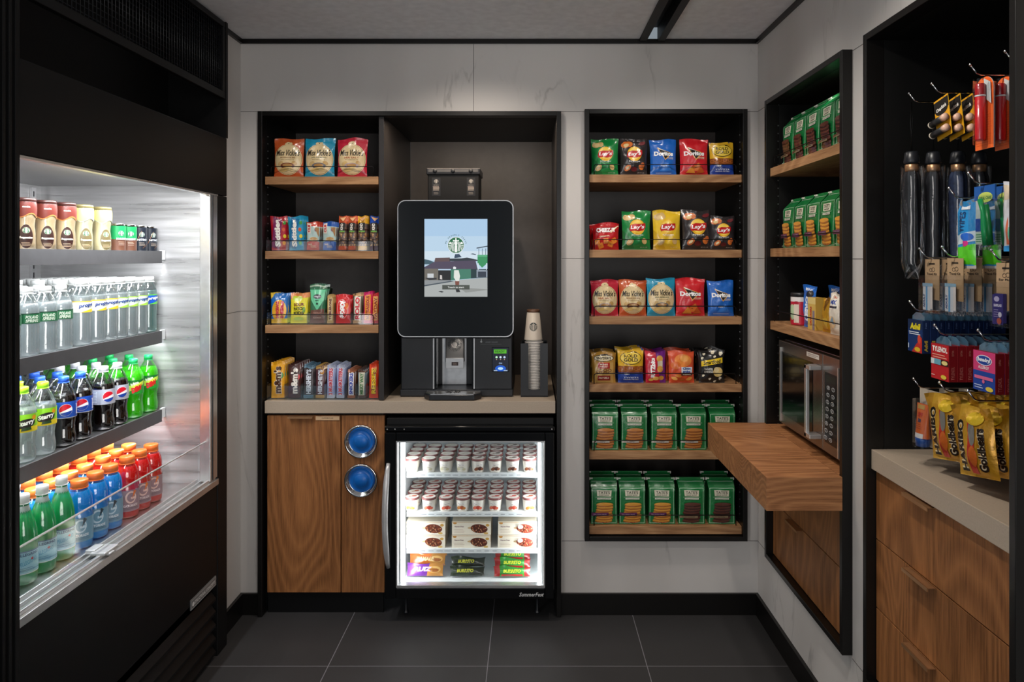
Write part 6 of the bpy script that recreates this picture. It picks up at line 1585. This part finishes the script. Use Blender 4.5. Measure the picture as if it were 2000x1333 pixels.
# lighter blister cards
root = empty('lighter_card'); tag(root, 'card', 'lighter card'); w, h = .066, .165
def capsule(w, h, r, n=8):
    return [(w/2-r+r*math.cos(a), h-r+r*math.sin(a)) for a in [PI/2*k/n for k in range(n+1)]]+[(-w/2+r+r*math.cos(a), h-r+r*math.sin(a)) for a in [PI/2+PI/2*k/n for k in range(n+1)]]+[(-w/2, 0), (w/2, 0)]
A = Art().poly(capsule(w, h, .03), '#ef6a2c'); A.lines(-w*.46, w*.4, h*.5, 14, h*.034, .0011, '#d84a1c'); A.poly([(w*.05, h*.98), (w*.4, h*.9), (w*.45, h*.6), (w*.1, h*.7)], '#c8cfcc'); A.text('BIC', w*-.12, h*.83, w*.3, h*.09, '#2a2a30', bold=.06); vtext(A, 'MULTI', -w*.34, h*.42, h*.3, w*.16, '#30323a')
b = MB(); b.prism(capsule(w, h, .03), -.0007, .0007, axis='Y', col=c('#c9cdd0')); A.put(b, lambda u_, v_, o=0: (u_, -.0007-o, v_), (-w/2, w/2, 0, h), 0, 0); b.build('backing_card', 'card', root)
b = MB(); b.lathe([(.010, .018), (.011, .022), (.011, .118), (.0095, .119)], 18, cx=.006, cy=-.014, col=c('#c8141c')); b.lathe([(.0105, .121), (.0112, .123), (.0105, .145), (.009, .148), (.001, .149)], 18, cx=.006, cy=-.014, col=c('#a81018')); b.lathe([(.0114, .118), (.0114, .1215)], 18, cx=.006, cy=-.014, col=c('#d9d9d9')); b.build('lighter', 'gloss', root)
b = MB(); b.grid(lambda a, t: (.006+.018*math.cos(PI*a)*-1, -.0012-.028*math.sin(PI*a), .010+t*.148), 16, 2); b.box(w/2-.001, w/2+.001, -.012, .002, .006, h-.02); b.build('blister', 'pouch', root)
PROTO['lighter'] = root
for i in range(3): hang('lighter', 1.040+.046*i, 1.641, 1.805, 'orange lighter blister card%s' % (', foremost on the upper hook' if i == 0 else ', %s one back on the upper hook' % ORD[i]), 'lighter cards on the upper hook')
for i in range(3): hang('lighter', 1.055+.046*i, 1.520, 1.80, 'orange lighter card beside the frame%s' % (', foremost' if i == 0 else ', %s one back' % ORD[i]), 'lighter cards beside the frame')
# tooth care packs
w, h = .060, .165
A = wr(w, h, '#2a8fd0'); A.rect(-w/2, 0, w/2, h*.05, '#b8b2b0'); A.poly([(-w/2, h*.05), (w/2, h*.05), (w/2, h*.36), (-w/2, h*.30)], '#5ed82a'); A.poly([(-w/2, h*.34), (w/2, h*.40), (w/2, h*.55), (-w/2, h*.48)], '#cfe0ea'); A.ell(w*.1, h*.37, w*.16, h*.05, '#e02a8a', 12); A.ell(w*.15, h*.46, w*.3, h*.06, '#2a6ad0', 14); vtext(A, 'WIPES', -w*.1, h*.68, h*.3, w*.3, '#103a6c'); A.rect(-w*.2, h*.86, w*.3, h*.92, '#eaf2f8')
bag('wipes', w, h, .022, A, 'wipes_pack', 'wipes pack', crimp=.09)
for i in range(2): hang('wipes', 1.05+.06*i, 1.724, 1.530, 'blue and green wipes pack hanging beside the umbrellas, %s one' % ('front' if i == 0 else 'rear'), 'blue and green wipes packs', rz=.15)
root = empty('toothbrush_kit'); tag(root, 'kit', 'toothbrush kit'); w, h = .075, .150
A = Art().rect(-w/2, h*.84, w/2, h, '#1f5cab'); A.ell(w*.05, h*.82, w*.35, h*.08, '#c8d86a', 16); A.text('ORAL CARE', w*.05, h*.81, w*.6, h*.05, '#2a7a4a', bold=.04); A2 = Art(); A2.rect(-w*.42, h*.10, w*.0, h*.78, '#c4d2cc'); A2.rect(-w*.4, h*.64, -w*.1, h*.76, '#d8dadc')
A = A; A_ = A; A = A2
A.rect(-w*.42, h*.3, -w*.12, h*.5, '#1648a0'); A.rect(-w*.42, h*.12, -w*.05, h*.28, '#bcd8c0'); A.lines(-w*.4, -w*.08, h*.25, 4, h*.035, .002, '#2f8a5a')
b = MB(); A.put(b, lambda u_, v_, o=0: (u_, -.002-o, v_), (-w/2, w/2, 0, h), 0, 0); b.build('insert', 'card', root); A = A_
b = MB(); A.put(b, lambda u_, v_, o=0: (u_, -.002-o, v_), (-w/2, w/2, 0, h), 0, 0); b.box(-w/2, w/2, -.0018, .0015, h*.78, h, 0, c('#1f5cab')); b.build('header_card', 'card', root)
b = MB(); b.tube([(.012, -.006, .012), (.010, -.008, .05), (.004, -.008, .09), (-.008, -.007, .118)], [.007, .008, .005, .006], 10, col=c('#1fa05c')); b.tube([(.026, -.005, .012), (.022, -.006, .06), (.014, -.006, .105)], [.007, .006, .005], 10, col=c('#0f7a3c')); b.build('brush_handles', 'plastic', root)
b = MB(); b.box(-w/2, w/2, -.016, .010, .002, h*.84); b.build('clear_pouch', 'pouch', root)
PROTO['kit'] = root
for i in range(3): hang('kit', 1.045+.045*i, 1.647, 1.572, 'clear toothbrush kit with blue header%s' % (', foremost on its hook' if i == 0 else ', %s one back on its hook' % ORD[i]), 'toothbrush kits on a hook')
w, h = .060, .150
A = wr(w, h, '#c9ccd4'); A.rect(-w/2, h*.75, w/2, h*.95, '#cdbda6'); A.poly([(-w*.3, h*.1), (0, h*.1), (-w*.1, h*.5)], '#cf6a4c'); A.rect(0, h*.15, w*.2, h*.35, '#5fae8c'); A.rect(-w/2, 0, w/2, h*.08, '#2f9ae0')
bag('tube', w, h, .02, A, 'toothpaste_pack', 'toothpaste pack')
for i in range(2): hang('tube', 1.04+.05*i, 1.545, 1.57, 'silver toothpaste pack at the near end of the hooks, %s one' % ('front' if i == 0 else 'rear'), 'silver toothpaste packs')
# travel kits with kraft header
def kraft(key, txt, tube):
    root = empty('travel_kit'); tag(root, 'kit', 'travel kit'); w, h = .066, .140
    A = Art().rect(-w/2, h*.62, w/2, h, '#b89a78'); A.rect(-w*.2, h*.90, w*.2, h*.93, '#332c26'); A.ring(-w*.08, h*.80, w*.10, h*.035, .0012, '#2c2622', 14); A.ring(w*.1, h*.81, w*.11, h*.04, .0012, '#2c2622', 14)
    A.text(txt, 0, h*.73, w*.7, h*.045, '#3a322c', bold=.02)
    b = MB(); b.box(-w/2, w/2, -.0006, .0006, h*.25, h, 0, c('#b0926e')); A.put(b, lambda u_, v_, o=0: (u_, -.0006-o, v_), (-w/2, w/2, 0, h), 0, 0); b.build('header_card', 'card', root)
    A = Art()
    if tube: A.rect(-w*.42, .008, w*.1, .075, '#d6dade'); A.rect(-w*.20, .008, -w*.08, .075, '#5aa0d0'); vtext(A, 'ADULT', -w*.32, .032, .036, .008, '#1d3f78', bold=.05); A.rect(w*.12, .012, w*.28, .072, '#e8e0da'); A.rect(-w*.42, .070, w*.3, .078, '#8fb8d0')
    else: A.rect(-w*.5, .004, w*.05, .070, '#3a347c'); A.ell(-w*.28, .06, .009, .006, '#c8c0e0', 14); A.text('EARPLUGS', -w*.22, .046, w*.4, .006, '#e0dcf0', bold=.05); A.lines(-w*.42, -w*.15, .036, 4, .005, .001, '#b8b0d8'); A.ell(-w*.08, .026, .006, .006, '#dcd8e8', 12); A.ell(-w*.12, .012, .008, .007, '#b85a48', 12)
    b = MB(); b.box(-w*.42, w*.1 if tube else w*.05, -.009, -.002, .008, .072, 0, c('#c9ced4') if tube else c('#3a347c')); A.put(b, lambda u_, v_, o=0: (u_, -.0092-o, v_), (-w/2, w/2, 0, h), 0, 0); b.build('insert', 'card', root)
    b = MB(); b.box(-w/2, w/2, -.018, .002, 0, h*.70); b.build('clear_pouch', 'pouch', root)
    PROTO[key] = root
kraft('kraft', 'Travel Kit', True); kraft('ear', 'Ear Plugs', False)
for hy, key, z, nn, zb in ((1.855, 'kraft', 'far', 5, 1.412), (1.754, 'kraft', 'middle', 5, 1.415), (1.566, 'ear', 'near', 4, 1.405)):
    for i in range(nn): hang(key, 1.040+.044*i, hy, zb, 'clear kit with kraft paper header on the %s hook%s' % (z, ', foremost' if i == 0 else ', %s one back' % ORD[i]), 'kraft header kits on the %s hook' % z)
# sunscreen
root = empty('sunscreen_pack'); tag(root, 'pack', 'sunscreen pack'); w, h = .078, .150
b = MB(); b.prism([(-w/2, .0), (w/2, .0), (w/2, h), (-w/2, h)], -.0007, .0007, axis='Y', col=c('#b9ad9c')); A = Art().rect(-w*.18, h*.9, w*.18, h*.93, '#2c2a28'); A.put(b, lambda u_, v_, o=0: (u_, -.0007-o, v_), (-w/2, w/2, 0, h), 0, 0); b.build('backing_card', 'card', root)
b = MB(); 
def tb(a, t):
    an = 2*PI*a; return (.022*math.cos(an), -.020+(.016-.013*t)*math.sin(an), .026+t*.088)
b.grid(tb, 20, 8, col=c('#d9682c')); b.lathe([(.0005, .004), (.0165, .004), (.018, .020), (.018, .026)], 20, cy=-.020, col=c('#1d4f9c'))
A = Art(); A.rect(-.017, .0, .017, .012, '#e2ddd6'); A.text('SPF', 0, .06, .018, .012, '#c83a2a', bold=.05); A.rect(-.014, .075, .014, .086, '#b8924a'); A.text('50', 0, .045, .012, .010, '#3a4a6a', bold=.05); A.lines(-.013, .013, .035, 3, .005, .0012, '#a8442a')
A.put(b, lambda u_, v_, o=0: (.0222*math.sin(u_/.022), -.020-(.0164-.013*min(1, max(0, v_/.088)))*math.cos(u_/.022)-o, .026+v_), (-.03, .03, 0, .09), .005, .02); b.build('sunscreen_tube', 'plastic', root)
MB().grid(lambda a, t: (.03*math.cos(PI*a)*-1, -.001-.042*math.sin(PI*a)**.6, .002+t*.122), 16, 2).build('blister', 'pouch', root)
PROTO['sun'] = root
for i in range(4): hang('sun', 1.050+.052*i, 1.884, 1.058, 'orange and blue sunscreen tube pack%s' % (', foremost on its hook' if i == 0 else ', %s one back on its hook' % ORD[i]), 'sunscreen packs on a hook', rz=.12)
w, h = .115, .160
A = wr(w, h, '#c08a1e'); A.poly([(-w/2, 0), (-w*.1, 0), (w*.16, h), (-w*.3, h)], '#d2a12e'); A.rect(-w*.30, h*.06, -w*.06, h*.86, '#cf9a28'); vtext(A, 'HARIBO', -w*.28, h*.44, h*.74, w*.20, '#f2e2b8', bold=.12); vtext(A, 'HARIBO', -w*.28, h*.44, h*.74, w*.20, '#1d1712', bold=.05)
A.poly([(-w*.12, h*.05), (w*.06, h*.05), (w*.1, h*.9), (-w*.06, h*.9)], '#c8362a'); A.ell(w*.02, h*.62, w*.09, h*.17, '#8c8a84', 16); A.ell(w*.02, h*.3, w*.09, h*.15, '#e0702c', 14); vtext(A, 'Goldbears', w*.24, h*.40, h*.62, w*.2, '#f0e0c0', bold=.12); vtext(A, 'Goldbears', w*.24, h*.40, h*.62, w*.2, '#2c1c10', bold=.05); A.ell(w*.12, h*.84, w*.22, h*.1, '#e8c42c', 16)
bag('haribo', w, h, .034, A, 'gummy_bear_bag', 'gummy bear bag', 'foil', back='#a87818')
for j, (hy, nm) in enumerate(((1.765, 'far'), (1.650, 'near'))):
    for i in range(5): hang('haribo', 1.035+.042*i+.03*(1-j)*0, hy, 1.056-.006*j, 'gold gummy bear bag on the %s hook%s' % (nm, ', foremost' if i == 0 else ', %s one back' % ORD[i]), 'gold gummy bear bags on the %s hook' % nm, rz=.22, ry=-.14)

for k_, o_ in list(PROTO.items()):
    if k_ not in used:
        for ch in list(o_.children):
            bpy.data.objects.remove(ch)
        bpy.data.objects.remove(o_)
